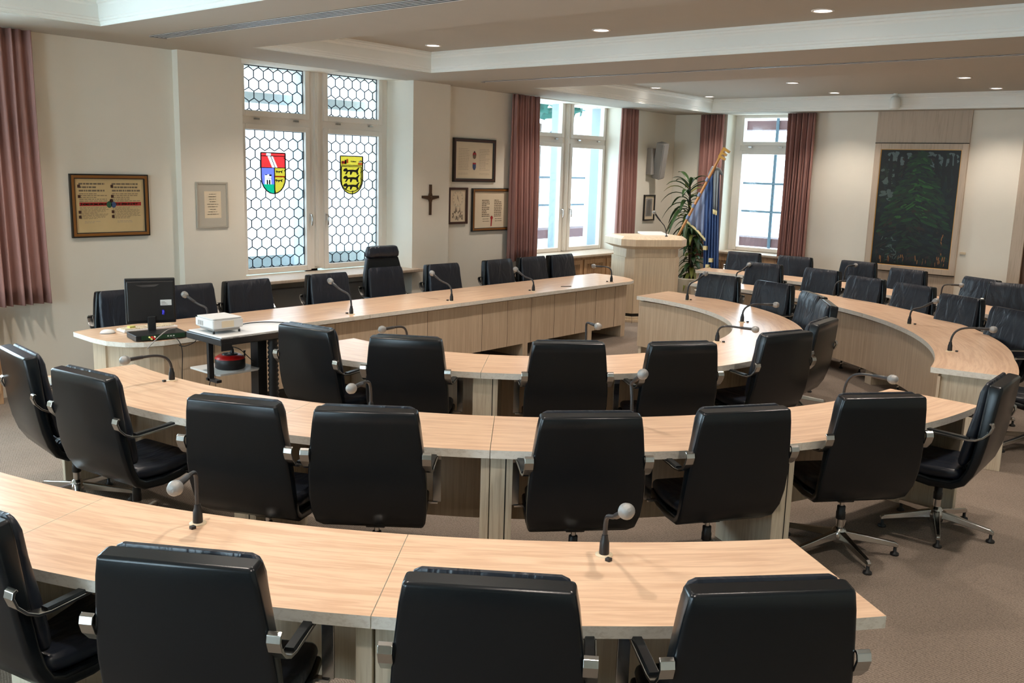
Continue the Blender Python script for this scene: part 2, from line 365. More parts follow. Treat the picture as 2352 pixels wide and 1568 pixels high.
# ------------------------------------------------------------------ windows
def window(n, O, ux, glass_pos, panes, frame_x, z0, z1, leaded=False):
    """O = origin, ux: unit vector along the wall, inward normal points into the room; panes = [(x0,x1)] in along-wall metres"""
    ang = atan2(ux[1], ux[0])
    t = bpy.data.objects.new('window_%d' % n, None); COL.objects.link(t); t.location = O; t.rotation_euler = (0, 0, ang); struct(t)
    # local: x along wall, +y outwards
    a, c = frame_x; b = MB(); e = .052
    b.box(a, panes[0][0]-e, -.03, .05, z0, z1, 'white'); b.box(panes[-1][1]+e, c, -.03, .05, z0, z1, 'white')
    for p0, p1 in panes:
        b.box(p0-e, p1+e, -.03, .05, z0, .95-e, 'white'); b.box(p0-e, p1+e, -.03, .05, 2.485+e, 2.69-e, 'white'); b.box(p0-e, p1+e, -.03, .05, z1-.07+e, z1+.06, 'white')
    if len(panes) == 2:
        m0, m1 = panes[0][1]+e, panes[1][0]-e; mm = (m0+m1)/2
        b.box(m0, m1, -.03, .05, z0, z1, 'white'); b.box(mm-.035, mm+.035, -.066, -.03, z0+.03, z1, 'white'); b.box(mm-.012, mm+.012, -.074, -.066, z0+.05, z1, 'white')
    bevel(b.build('frame', t), .006)
    for (p0, p1) in panes:
        for (q0, q1, up) in ((.95, 2.485, 0), (2.69, z1-.07, 1)):
            w = .062; b = MB()
            b.box(p0-w, p0, -.055, .02, q0-w, q1+w, 'white'); b.box(p1, p1+w, -.055, .02, q0-w, q1+w, 'white')
            b.box(p0, p1, -.055, .02, q0-w, q0, 'white'); b.box(p0, p1, -.055, .02, q1, q1+w, 'white')
            sa = bevel(b.build('sash', t), .006)
            b = MB(); b.box(p0-.004, p1+.004, -.004, .002, q0-.004, q1+.004, 'leadglass' if leaded else ('dimglass' if n in (2, 3) else 'glass')); b.build('pane', sa)
            if up:
                for hx in (p0+.14, p1-.14):
                    b = MB(); b.box(hx-.03, hx+.03, -.075, -.05, 2.592, 2.612, 'dchrome'); b.build('hinge', t)
            if leaded: leading(p0, p1, q0, q1, sa)
    # handles
    hs = ([panes[0][1]+.045, panes[1][0]-.045] if len(panes) == 2 else [panes[0][1]+.03])
    for hx in hs:
        b = MB(); b.box(hx-.014, hx+.014, -.064, -.05, 1.47, 1.56, 'ltgrey')
        s = -1 if hx < (panes[0][1]+.2) else 1
        b.tube([(hx, -.06, 1.54), (hx, -.10, 1.54), (hx, -.105, 1.52), (hx, -.105, 1.44), (hx, -.10, 1.42)], .010, 'chrome'); b.build('handle', t)
    return t
HEX = .1275
def leading(p0, p1, q0, q1, par):
    w = HEX; s = w/math.sqrt(3); pitch = 1.5*s; segs = set()
    nr = int((q1-q0)/pitch)+3; nc = int((p1-p0)/w)+3
    def key(x, y): return (round(x, 4), round(y, 4))
    for r in range(-1, nr):
        for c in range(-1, nc):
            cx = p0+.02+c*w+(w/2 if r % 2 else 0); cy = q0+.06+r*pitch
            pt = [key(cx+s*sin(radians(60*i)), cy+s*cos(radians(60*i))) for i in range(6)]
            for i in range(6):
                a, b_ = pt[i], pt[(i+1) % 6]; segs.add((a, b_) if a < b_ else (b_, a))
    b = MB()
    def clip(a, c):
        t0, t1 = 0., 1.; d = (c[0]-a[0], c[1]-a[1])
        for p, q in ((-d[0], a[0]-p0), (d[0], p1-a[0]), (-d[1], a[1]-q0), (d[1], q1-a[1])):
            if abs(p) < 1e-9:
                if q < 0: return None
            else:
                r = q/p
                if p < 0: t0 = max(t0, r)
                else: t1 = min(t1, r)
        if t0 >= t1: return None
        return ((a[0]+t0*d[0], a[1]+t0*d[1]), (a[0]+t1*d[0], a[1]+t1*d[1]))
    for a, c in segs:
        k = clip(a, c)
        mx_, mz_ = (a[0]+c[0])/2, (a[1]+c[1])/2
        if any(x0 < mx_ < x1 and 1.80 < mz_ < 2.235 for x0, x1 in ((6.20, 6.52), (7.32, 7.66))): continue   # the shields sit in the lattice
        if k and hypot(k[1][0]-k[0][0], k[1][1]-k[0][1]) > .002: bar(b, k[0], k[1], .0045, 'lead', -.012, -.004)
    for e in (((p0, q0), (p1, q0)), ((p0, q1), (p1, q1)), ((p0, q0), (p0, q1)), ((p1, q0), (p1, q1))): bar(b, e[0], e[1], .006, 'lead', -.012, -.004)
    b.build('lead_lattice', par)
def bar(b, a, c, h, k, y0, y1):
    dx, dz = c[0]-a[0], c[1]-a[1]; L = hypot(dx, dz); nx, nz = -dz/L*h, dx/L*h
    q = [(a[0]+nx, a[1]+nz), (c[0]+nx, c[1]+nz), (c[0]-nx, c[1]-nz), (a[0]-nx, a[1]-nz)]
    vs = [(x, y0, z) for x, z in q]+[(x, y1, z) for x, z in q]
    b.add(vs, [(0, 1, 2, 3), (7, 6, 5, 4), (0, 4, 5, 1), (1, 5, 6, 2), (2, 6, 7, 3), (3, 7, 4, 0)], k)
w1 = window(1, (0, 9.12, 0), (1, 0), 9.12, [(5.985, 6.787), (7.112, 7.898)], (5.68, 8.05), .90, 3.24, True)
w2 = window(2, (0, 9.06, 0), (1, 0), 9.06, [(10.71, 11.508), (11.80, 12.592)], (10.32, 12.67), .87, 3.20)
w3 = window(3, (14.62, 0, 0), (0, -1), 14.62, [(-7.56, -6.74)], (-7.72, -6.56), .87, 3.14)
w5 = window(5, (-3.42, 0, 0), (0, 1), -3.42, [(1.75, 2.45), (2.75, 3.45)], (1.4, 3.8), .87, 3.15)
w6 = window(6, (-3.42, 0, 0), (0, 1), -3.42, [(5.75, 6.45), (6.75, 7.45)], (5.4, 7.8), .87, 3.15)
w4 = window(4, (0, 9.12, 0), (1, 0), 9.12, [(1.15, 1.94), (2.22, 3.01)], (.86, 3.24), .87, 3.18)
# stained-glass shields (parts of window 1)
def poly(b, pts, k, y, th=.004):
    n = len(pts); vs = [(x, y, z) for x, z in pts]+[(x, y+th, z) for x, z in pts]
    b.add(vs, [tuple(range(n)), tuple(range(2*n-1, n-1, -1))]+[(i, n+i, n+(i+1) % n, (i+1) % n) for i in range(n)], k)
def shield(x0, x1, zt, zb):
    w = (x1-x0)/2; cx = (x0+x1)/2; zs = zt-(zt-zb)*.60
    return [(x0, zt), (x1, zt)]+[(cx+w*cos(t), zs+(zb-zs)*sin(t)) for t in [pi/2*i/10*2 for i in range(11)]]
def cut(pts, test, n=1):  # keep polygon part by half planes (ax,az,c): ax*x+az*z<=c
    for ax, az, c in test:
        o = []
        for i in range(len(pts)):
            p, q = pts[i], pts[(i+1) % len(pts)]; dp = ax*p[0]+az*p[1]-c; dq = ax*q[0]+az*q[1]-c
            if dp <= 0: o.append(p)
            if dp*dq < 0: t = dp/(dp-dq); o.append((p[0]+t*(q[0]-p[0]), p[1]+t*(q[1]-p[1])))
        pts = o
    return pts
def outline(b, pts, h, y):
    for i in range(len(pts)):
        p, q = pts[i], pts[(i+1) % len(pts)]
        if hypot(p[0]-q[0], p[1]-q[1]) > .003: bar(b, p, q, h, 's_blk', y, y+.008)
def lion(b, cx, cz, s, y):
    """one walking beast in silhouette"""
    pts = [(-1, .1), (-.85, .35), (-.6, .42), (-.45, .2), (.1, .25), (.5, .22), (.75, .5), (.95, .55), (.8, .3), (.72, .05), (.8, -.35), (.62, -.38), (.5, -.08), (.1, -.02),
           (-.05, -.38), (-.22, -.38), (-.18, 0), (-.4, 0), (-.62, -.36), (-.78, -.34), (-.6, .02), (-.8, -.02)]
    P = [(cx+s*x, cz+s*.72*z) for x, z in pts]; vs = [(x, y, z) for x, z in P]
    b.add(vs, [tuple(range(len(P)))], 's_blk'); b.add([(x, y+.001, z) for x, _, z in vs], [tuple(range(len(P)-1, -1, -1))], 's_blk')
A = (6.196, 6.522); zt, zb = 2.24, 1.785; F = shield(A[0], A[1], zt, zb); b = MB(); y = -.016
cx = (A[0]+A[1])/2+.015; zm = 2.075
LA = .125*(cx-.085)+.06*2.205; LB = .125*(cx-.015)+.06*2.205
top_ = [(0, -1, -2.207)]; mid_ = [(0, 1, 2.205), (0, -1, -zm)]
poly(b, cut(F, top_+[(1, 0, cx-.10)]), 's_red', y); poly(b, cut(F, top_+[(-1, 0, -(cx-.04))]), 's_red', y); poly(b, cut(F, top_+[(-1, 0, -(cx-.10)), (1, 0, cx-.04)]), 's_wht', y)
poly(b, cut(F, mid_+[(.125, .06, LA)]), 's_red', y); poly(b, cut(F, mid_+[(-.125, -.06, -LB)]), 's_red', y); poly(b, cut(F, mid_+[(-.125, -.06, -LA), (.125, .06, LB)]), 's_wht', y)
poly(b, cut(F, [(0, 1, zm), (1, 0, cx), (0, -1, -2.0)]), 's_blue', y)
poly(b, cut(F, [(0, 1, 2.0), (1, 0, cx-.125), (0, -1, -1.89)]), 's_blue', y); poly(b, cut(F, [(0, 1, 2.0), (1, 0, cx), (-1, 0, -(cx-.04)), (0, -1, -1.89)]), 's_blue', y)
poly(b, [(cx-.125, 1.89), (cx-.04, 1.89), (cx-.04, 2.0), (cx-.125, 2.0)], 's_wht', y)
for q in ((-.105, 1.89, .018, .05), (-.075, 1.89, .018, .05), (-.125, 1.955, .085, .006), (-.125, 1.99, .03, .01), (-.07, 1.98, .03, .02)): poly(b, [(cx+q[0], q[1]), (cx+q[0]+q[2], q[1]), (cx+q[0]+q[2], q[1]+q[3]), (cx+q[0], q[1]+q[3])], 's_blk', y-.006); poly(b, cut(F, [(1, 0, cx), (0, 1, 1.89)]), 's_green', y)
poly(b, cut(F, [(0, 1, zm), (-1, 0, -cx)]), 's_yel', y)
bar(b, (cx-.048, 2.205), (cx+.012, zm), .003, 's_blk', y-.008, y)
lion(b, cx+.065, 2.03, .052, y-.007); lion(b, cx+.06, 1.93, .055, y-.007)
poly(b, [(cx, 1.985), (A[1]-.005, 1.985), (A[1]-.005, 1.97), (cx, 1.97)], 's_red', y-.007)
outline(b, F, .006, y-.010)
for e in (((A[0], zm), (A[1], zm)), ((cx, zm), (cx, zb+.005)), ((A[0], 2.205), (A[1], 2.205))): bar(b, e[0], e[1], .004, 's_blk', y-.01, y)
b.build('coat_of_arms', w1)
A = (7.315, 7.665); zt, zb = 2.235, 1.78; F = shield(A[0], A[1], zt, zb); b = MB(); zm = 2.125
poly(b, cut(F, [(0, -1, -zm)]), 's_yel', y); poly(b, cut(F, [(0, 1, zm)]), 's_yel', y)
outline(b, shield(A[0]+.02, A[1]-.02, zm-.015, zb+.03), .004, y-.006)
for cz in (2.05, 1.96, 1.87): lion(b, (A[0]+A[1])/2, cz, .135, y-.008)
for q, k in (((.02, 2.14, .05, .035), 's_red'), ((.02, 2.145, .03, .03), 'ltgrey'), ((.07, 2.14, .025, .05), 's_blk'), ((.075, 2.15, .014, .03), 'ltgrey'), ((.10, 2.15, .02, .05), 's_red'), ((.29, 2.16, .04, .02), 'ltgrey'), ((.28, 2.135, .06, .02), 's_red')):
    poly(b, [(A[0]+q[0], q[1]), (A[0]+q[0]+q[2], q[1]), (A[0]+q[0]+q[2], q[1]+q[3]), (A[0]+q[0], q[1]+q[3])], k, y-.007)
for dx in (0, .03): lion(b, A[0]+.19+dx, 2.17, .03, y-.008)
outline(b, F, .006, y-.010); bar(b, (A[0], zm), (A[1], zm), .004, 's_blk', y-.01, y)
b.build('coat_of_arms', w1)
# outer mullions and reveals seen through the panes
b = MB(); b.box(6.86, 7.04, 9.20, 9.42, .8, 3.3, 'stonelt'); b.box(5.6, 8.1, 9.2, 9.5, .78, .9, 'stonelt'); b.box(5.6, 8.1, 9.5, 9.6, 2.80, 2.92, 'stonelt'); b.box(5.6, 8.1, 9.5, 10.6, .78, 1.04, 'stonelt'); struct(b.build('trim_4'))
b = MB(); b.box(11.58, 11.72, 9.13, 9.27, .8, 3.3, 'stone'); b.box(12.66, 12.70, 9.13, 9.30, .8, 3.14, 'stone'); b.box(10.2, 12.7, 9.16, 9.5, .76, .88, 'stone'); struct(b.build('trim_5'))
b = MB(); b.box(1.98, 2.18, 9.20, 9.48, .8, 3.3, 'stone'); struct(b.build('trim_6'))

# sills
def sill(lab, x0, x1, y0, y1, z, k='edge'):
    b = MB(); b.box(x0, x1, y0, y1, z-.035, z, k); o = bevel(b.build('window_sill'), .006); tag(o, lab, 'window sill'); return o
sill('pale stone-grey sill below the window with hexagonal panes', 5.62, 8.16, 8.50, 9.09, .875, 'frameoak')
sill('sill board on the radiator cabinet below the clear double window', 10.2, 12.75, 8.42, 9.02, .885, 'frameoak')
b = MB(); b.box(14.12, 14.58, 6.3, 7.9, .845, .88, 'frameoak'); tag(bevel(b.build('window_sill'), .006), 'sill below the single window at the far wall', 'window sill')
b = MB(); b.box(5.75, 7.95, 8.75, 8.835, .16, .74, 'radiator'); tag(bevel(b.build('radiator'), .01), 'flat grey radiator in the niche below the hexagon-paned window', 'radiator')
# radiator cabinets with slatted grilles
def radcab(lab, loc, rz, L, H, D, nd):
    t = thing('radiator_cabinet', lab, 'radiator cabinet', loc, rz)
    b = MB(); b.box(0, L, .0, D, 0, H, 'radwood'); b.box(0, L, .02, D, 0, .06, 'darkgap'); bevel(b.build('body', t), .004)
    w = L/nd
    for i in range(nd):
        x0, x1 = i*w+.02, (i+1)*w-.02; z0, z1 = .10, H-.04
        b = MB(); b.box(x0, x0+.07, -.02, 0, z0, z1, 'radwood'); b.box(x1-.07, x1, -.02, 0, z0, z1, 'radwood'); b.box(x0+.07, x1-.07, -.02, 0, z0, z0+.07, 'radwood'); b.box(x0+.07, x1-.07, -.02, 0, z1-.07, z1, 'radwood')
        d = bevel(b.build('door', t), .003)
        b = MB(); b.box(x0+.07, x1-.07, -.003, -.001, z0+.07, z1-.07, 'darkgap')
        n = int((x1-x0-.14)/.028)
        for j in range(n):
            x = x0+.07+(j+.5)*(x1-x0-.14)/n; b.box(x-.008, x+.008, -.014, -.003, z0+.07, z1-.07, 'radwood')
        b.build('grille', d)
    return t
radcab('oak radiator cabinet with slatted doors below the clear double window', (10.3, 8.50, 0), 0, 2.38, .848, .115, 4)
radcab('oak radiator cabinet below the single far window, behind the rear desks', (14.16, 7.8, 0), -pi/2, 1.4, .843, .12, 2)
radcab('oak radiator cabinet at the far left, below the rose curtain', (.8, 8.50, 0), 0, 2.32, .82, .115, 4)

# curtains
def curtain(lab, O, ux, L, z0, z1, n, amp=.05, flare=0., ph=0.):
    ang = atan2(ux[1], ux[0]); t = MB(); N = n*12; R = 14; vs = []; rnd = random.Random(int(O[0]*100))
    wob = [rnd.uniform(.6, 1.5) for _ in range(n+2)]
    for r in range(R+1):
        v = r/R; z = z1+(z0-z1)*v; k = (1+flare*v*v)
        for i in range(N+1):
            u = i/N; a = 2*pi*n*u+ph; q = wob[int(u*n)]
            vs.append((u*L*k+.010*sin(a*.5+v*2), amp*q*(.55+.45*v)*sin(a)+.01*sin(3*u+v*3), z))
    fs = [(r*(N+1)+i, (r+1)*(N+1)+i, (r+1)*(N+1)+i+1, r*(N+1)+i+1) for r in range(R) for i in range(N)]
    t.add(vs, fs, 'curtain', True); o = t.build('curtain', None, O, (0, 0, ang))
    s = o.modifiers.new('thickness', 'SOLIDIFY'); s.thickness = .004
    return tag(o, lab, 'curtain', 'dusty rose pleated curtains')
curtain('long rose curtain at the left edge of the room', (2.88, 8.60, 0), (1, 0), .70, .84, zc(3.2)-.01, 9, .055, .06)
curtain('rose curtain left of the clear double window, beside the framed documents', (9.90, 8.60, 0), (1, 0), .56, .86, zc(10)-.01, 10)
curtain('rose curtain right of the clear double window, behind the lectern', (12.52, 8.60, 0), (1, 0), .44, .86, zc(12.5)-.01, 8)
curtain('rose curtain left of the far single window, behind the flag', (14.18, 8.16, 0), (0, -1), .44, .76, zc(14.2)-.01, 8)
curtain('rose curtain right of the far single window', (14.18, 6.62, 0), (0, -1), .46, .78, zc(14.2)-.01, 10)

# far wall: wooden panel with the painting, door casing, switch
b = MB(); b.box(14.27, 14.3, 3.94, 5.25, 0, 3.13, 'frameoak')
for z in (2.668, .80): b.box(14.262, 14.272, 3.94, 5.25, z-.006, z+.006, 'darkgap')
o = bevel(b.build('wall_panel'), .003); tag(o, 'tall greige wooden wall panel behind the forest painting', 'wall panel')
t = thing('painting', 'dark green forest painting in a wide greige wooden frame on the far wall', 'painting', (14.255, 4.58, 1.735))
b = MB()   # local: x -> world -y (to the right), y out of wall
def fr(b, w, h, fw, d, k, y0=0.):
    b.box(-w, -w+fw, y0-d, y0, -h, h, k); b.box(w-fw, w, y0-d, y0, -h, h, k); b.box(-w+fw, w-fw, y0-d, y0, h-fw, h, k); b.box(-w+fw, w-fw, y0-d, y0, -h, -h+fw, k)
t.rotation_euler = (0, 0, -pi/2)
fr(b, .648, .928, .085, .028, 'frameoak'); f_ = bevel(b.build('frame', t), .005)
b = MB(); fr(b, .566, .846, .010, .020, 'gold'); b.build('gilt_edge', t)
MT['p_dark'] = mat('painting_dark', rgb(14, 18, 14), .45, var=.4)
for i, c in enumerate([(22, 36, 22), (18, 48, 24), (26, 62, 26), (38, 84, 32), (14, 26, 28), (44, 28, 20), (10, 12, 12)]): MT['p%d' % i] = mat('painting_stroke_%d' % i, rgb(*c), .45, var=.25)
MT['p_sky'] = mat('painting_sky', rgb(84, 98, 98), .45, var=.2); MT['p_oc'] = mat('painting_ochre', rgb(140, 92, 46), .45, var=.25); MT['p_gr2'] = mat('painting_dim_grey', rgb(70, 84, 80), .45, var=.25); MT['p_gr'] = mat('painting_grey', rgb(130, 140, 138), .45, var=.25)
b = MB(); b.box(-.556, .556, -.012, 0, -.836, .836, 'p_dark'); R_ = random.Random(3)
def stroke(x, z, L, w, a, k, y):
    dx, dz = cos(a)*L/2, sin(a)*L/2; nx, nz = -sin(a)*w/2, cos(a)*w/2
    P = [(x-dx, z-dz), (x-dx*.6+nx, z-dz*.6+nz), (x+dx*.6+nx, z+dz*.6+nz), (x+dx, z+dz), (x+dx*.6-nx, z+dz*.6-nz), (x-dx*.6-nx, z-dz*.6-nz)]
    if all(abs(p[0]) < .552 and abs(p[1]) < .832 for p in P): b.add([(p[0], y, p[1]) for p in P], [(5, 4, 3, 2, 1, 0)], k)
yy = -.0125
for i in range(420): stroke(R_.uniform(-.55, .55), R_.uniform(-.8, .8), R_.uniform(.10, .30), R_.uniform(.03, .09), R_.uniform(0, pi), R_.choice(['p0', 'p4', 'p6', 'p5', 'p6', 'p4']), yy); yy -= 2e-6
for i in range(40): stroke(R_.choice([-1, 1])*R_.uniform(.12, .53), R_.uniform(.62, .80), R_.uniform(.06, .13), R_.uniform(.03, .06), R_.uniform(-.3, .3), 'p_sky', yy); yy -= 2e-6
for i in range(26): stroke(R_.uniform(-.53, -.35), R_.uniform(.1, .62), R_.uniform(.06, .16), R_.uniform(.03, .06), R_.uniform(-.3, .3), R_.choice(['p0', 'p_gr2']), yy); yy -= 2e-6
for x in (-.40, -.30, -.2, .24, .34, .43, .5):
    for q in range(5): stroke(x+R_.uniform(-.015, .015), .38+.1*q, .22, .045, pi/2+R_.uniform(-.1, .1), 'p6', yy); yy -= 2e-6
for z in [.80-.045*i for i in range(32)]:      # drooping boughs
    wd = .10+.40*min(1, (.82-z)/.9)
    for s in (-1, 1):
        for q in range(9):
            u = R_.uniform(.0, 1); stroke(.02+s*u*wd, z-.12*u*u+R_.uniform(-.03, .03), R_.uniform(.08, .20), R_.uniform(.014, .040), -s*R_.uniform(.1, .7), R_.choice(['p1', 'p1', 'p0', 'p2', 'p0', 'p4', 'p3' if u < .5 else 'p1'] if z > -.2 else ['p0', 'p1', 'p6', 'p4', 'p6']), yy); yy -= 2e-6
for i in range(110): stroke(R_.uniform(-.53, .53), R_.uniform(-.82, -.70), R_.uniform(.05, .11), R_.uniform(.006, .016), pi/2+R_.uniform(-.2, .2), R_.choice(['p_oc', 'p5', 'p5', 'p1', 'p6']), yy); yy -= 2e-6
for i in range(26): stroke(-.28+R_.gauss(0, .07), R_.uniform(-.8, -.45), R_.uniform(.03, .08), .010, R_.uniform(0, pi), 'p_gr2', yy); yy -= 2e-6
for i in range(14): stroke(.42+R_.gauss(0, .02), R_.uniform(-.75, -.35), R_.uniform(.03, .07), .012, R_.uniform(1, 2), R_.choice(['p_oc', 'p5']), yy); yy -= 2e-6
b.build('canvas', t)
b = MB(); b.box(14.285, 14.3, 3.83, 3.91, 1.12, 1.155, 'plate'); tag(bevel(b.build('name_plate'), .003), 'small beige label on the wall right of the forest painting', 'wall label')
t = bpy.data.objects.new('door_1', None); COL.objects.link(t); struct(t)
b = MB(); b.box(14.26, 14.3, 3.10, 3.26, 0, 3.0, 'frameoak'); b.box(14.26, 14.3, 2.0, 2.14, 0, 3.0, 'frameoak'); b.box(14.26, 14.3, 2.14, 3.10, 2.85, 3.0, 'frameoak'); bevel(b.build('door_casing', t), .006)
b = MB(); b.box(14.36, 14.40, 2.1, 3.22, 0, 2.9, 'door'); b.build('door_leaf', t)
for n, (x0, x1, y0, y1) in enumerate([(3.25, 4.95, 8.705, 8.72), (8.7, 10.3, 8.705, 8.72), (12.68, 14.3, 8.705, 8.72)]):
    b = MB(); b.box(x0, x1, y0, y1, 0, .07, 'frameoak'); struct(b.build('baseboard_left%s' % ('' if n == 0 else '_%d' % n)))
b = MB(); b.box(14.285, 14.3, 5.25, 6.5, 0, .07, 'frameoak'); b.box(14.285, 14.3, 3.26, 3.94, 0, .07, 'frameoak'); struct(b.build('baseboard_far'))

# ------------------------------------------------------------------ pictures on the left wall (local x along wall, -y into the room)
def picture(lab, x0, x1, z0, z1, yw, fw, kf, kin, paper, draw, kind='framed document', d=.03):
    cx, cz = (x0+x1)/2, (z0+z1)/2; w, h = (x1-x0)/2, (z1-z0)/2
    t = thing('picture_frame', lab, kind, (cx, yw, cz))
    b = MB(); fr(b, w, h, fw, d, kf)
    if kin: fr(b, w-fw*.28, h-fw*.28, fw*.55, d+.004, kin)
    bevel(b.build('frame', t), .003)
    b = MB(); b.box(-w+fw, w-fw, -.010, -.002, -h+fw, h-fw, paper)
    draw(b, w-fw, h-fw); b.build('sheet', t)
    return t
def rect(b, x0, x1, z0, z1, k, y=-.0112): b.add([(x0, y, z0), (x1, y, z0), (x1, y, z1), (x0, y, z1)], [(0, 1, 2, 3)], k)
def lines(b, x0, x1, z0, z1, n, k='ink', cen=False, th=.35, seed=1):
    r = random.Random(seed); p = (z1-z0)/n
    for i in range(n):
        z = z1-(i+.5)*p; x = x0; e = x1 if not cen else None
        if cen: h = (x1-x0)/2*r.uniform(.4, .95); m = (x0+x1)/2; x, e = m-h, m+h
        else: e = x1-(x1-x0)*(r.uniform(0, .12) if r.random() < .8 else .4)
        while x < e:
            wd = r.uniform(.012, .045); rect(b, x, min(e, x+wd), z-p*th/2, z+p*th/2, k); x += wd+.006
def disc(b, cx, cz, r, k, y=-.0116, n=20, sz=1.): b.add([(cx+r*cos(2*pi*i/n), y, cz+r*sz*sin(2*pi*i/n)) for i in range(n)], [tuple(range(n))], k)
def d1(b, w, h):
    for s, x0, x1 in ((1, -w+.04, -.02), (5, .02, w-.03)):
        lines(b, x0, x1, .5*h, h-.03, 3, 'ink', th=.5, seed=s); lines(b, x0, x1, .14*h, .5*h-.005, 5, 'ink', seed=s+1)
        lines(b, x0, x1, -.5*h, -.04*h, 11, 'ink', seed=s+2); lines(b, x0+.04, x1-.08, -.66*h, -.56*h, 2, 'inklt', seed=s+3)
        for q in (.72, .34, -.24, -.42): rect(b, x0-.012, x0+.014, q*h-.012, q*h+.016, 'frbrn', -.0118)
    rect(b, -w+.04, w-.03, -.01*h, .13*h, 'red'); lines(b, -w+.05, w-.04, 0, .12*h, 1, 'parch', th=.4, seed=9)
    b.add([(-w+.05+i*.03+dx, -.0119, .02*h+dz) for i in range(18) for dx, dz in ((0, 0), (.016, 0), (.010, .025))], [(3*i, 3*i+1, 3*i+2) for i in range(18)], 'frbrn')
    disc(b, -.012, .01, .026, 'green', -.0122, sz=1.2); disc(b, .030, .008, .024, 'blue', -.0122, sz=1.2); disc(b, .01, .045, .018, 'frbrn', -.0122)
picture('large parchment document with red band in a gilt and black frame', 3.882, 4.638, 1.400, 1.985, 8.72, .045, 'frblk', 'frgold', 'parch', d1)
def d2(b, w, h): rect(b, -w*.56, w*.62, -h*.62, h*.66, 'paper'); lines(b, -w*.45, w*.5, -h*.5, h*.58, 9, 'inklt', True, .25, 4)
picture('grey framed document with white sheet on the pale pilaster', 5.095, 5.455, 1.46, 1.922, 8.62, .02, 'frgrey', None, 'matgrey', d2, d=.02)
def d3(b, w, h):
    for s, x0, x1 in ((1, -w+.06, -.10), (3, .10, w-.06)): lines(b, x0, x1, -.55*h, h-.08, 14, 'inklt', th=.2, seed=s); lines(b, x0, x1, -.8*h, -.68*h, 2, 'inklt', th=.2, seed=s+4)
    disc(b, 0, .075, .035, 'red', sz=1.1); disc(b, 0, .05, .03, 'ink', -.0118); disc(b, 0, .11, .014, 'frbrn', -.0118)
    b.add([(x, -.0118, z) for x, z in ((-.032, -.03), (.032, -.03), (.032, -.09), (.02, -.115), (0, -.13), (-.02, -.115), (-.032, -.09))], [tuple(range(6, -1, -1))], 'blue'); rect(b, -.032, .032, -.05, -.03, 'red', -.012)
picture('square certificate with small red crest, upper of the wall group', 8.85, 9.668, 1.950, 2.516, 8.72, .045, 'frblk', 'frbrn', 'paper', d3)
def d4(b, w, h):
    disc(b, 0, h*.45, .105, 'matgrey'); disc(b, 0, h*.45, .10, 'paper', -.0118)
    for i in range(12):
        a = pi/6*i; x, z = .085*sin(a), h*.45+.085*cos(a); rect(b, x-.004, x+.004, z-.006, z+.006, 'ink', -.012)
    for a, L, wd in ((radians(-12), .055, .006), (radians(150), .07, .004)):
        c, s_ = cos(a), sin(a); P = [(-wd, 0), (wd, 0), (0, L)]; b.add([(x*c+z*s_, -.0125, h*.45+z*c-x*s_) for x, z in P], [(0, 1, 2)], 'frblk')
    r = random.Random(2)
    for i in range(40): x = r.uniform(-.10, .10); z = -.06-r.random()*.12; rect(b, x-.008, x+.008, z-.012, z+.012, r.choice(['ink', 'inklt', 'inklt']), -.0118-i*1e-5)
    for x in (-.04, -.02, .04): b.add([(x-.01, -.012, -.08), (x+.01, -.012, -.08), (x, -.012, .0)], [(0, 1, 2)], 'ink')
picture('narrow framed clock print with city view below its dial', 8.775, 9.136, 1.400, 1.877, 8.72, .03, 'frbrn', None, 'paper', d4, 'wall clock')
def d5(b, w, h):
    for s, x0, x1 in ((1, -.20, -.04), (2, .05, .21)): lines(b, x0, x1, -.10, .14, 10, 'ink', th=.5, seed=s); lines(b, x0+.02, x1, -.17, -.11, 2, 'ink', th=.25, seed=s+5)
    disc(b, .0, -.11, .026, 'red', -.0125); b.add([(-.014, -.0124, -.11), (.014, -.0124, -.11), (.004, -.0124, -.225), (-.018, -.0124, -.225)], [(3, 2, 1, 0)], 'red')
picture('square document with hanging red seal, right of the framed clock', 9.225, 10.03, 1.290, 1.868, 8.72, .045, 'frblk', 'frgold', 'paper', d5)
def d6(b, w, h): rect(b, -w*.7, w*.7, -h*.75, h*.8, 'grey'); lines(b, -w*.6, w*.6, -h*.7, h*.7, 12, 'inklt', True, .5, 3)
picture('small dark framed engraving beside the lectern, below the wall speaker', 13.42, 13.75, 1.34, 1.772, 8.72, .022, 'frblk', None, 'paper', d6, 'framed print')
# crucifix
b = MB()
def flarebar(P, d): 
    n = len(P); b.add([(x, -d, z) for x, z in P]+[(x, 0, z) for x, z in P], [tuple(range(n)), tuple(range(2*n-1, n-1, -1))]+[(i, n+i, n+(i+1) % n, (i+1) % n) for i in range(n)], 'bronze')
flarebar([(-.016, -.19), (.016, -.19), (.018, -.03), (.03, .0), (.145, .022), (.145, .052), (.03, .052), (.018, .09), (.018, .19), (-.018, .19), (-.018, .09), (-.03, .052), (-.145, .052), (-.145, .022), (-.03, .0), (-.018, -.03)], .022)
b.lathe([(.022, 0), (.016, .008), (0.001, .011)], 'bronze', 16, M=Matrix.Translation((0, -.022, .035)) @ Matrix.Rotation(radians(90), 4, 'X'))
o = bevel(b.build('crucifix', None, (8.357, 8.62, 1.725)), .003); tag(o, 'dark bronze crucifix on the pale wall pillar', 'crucifix')
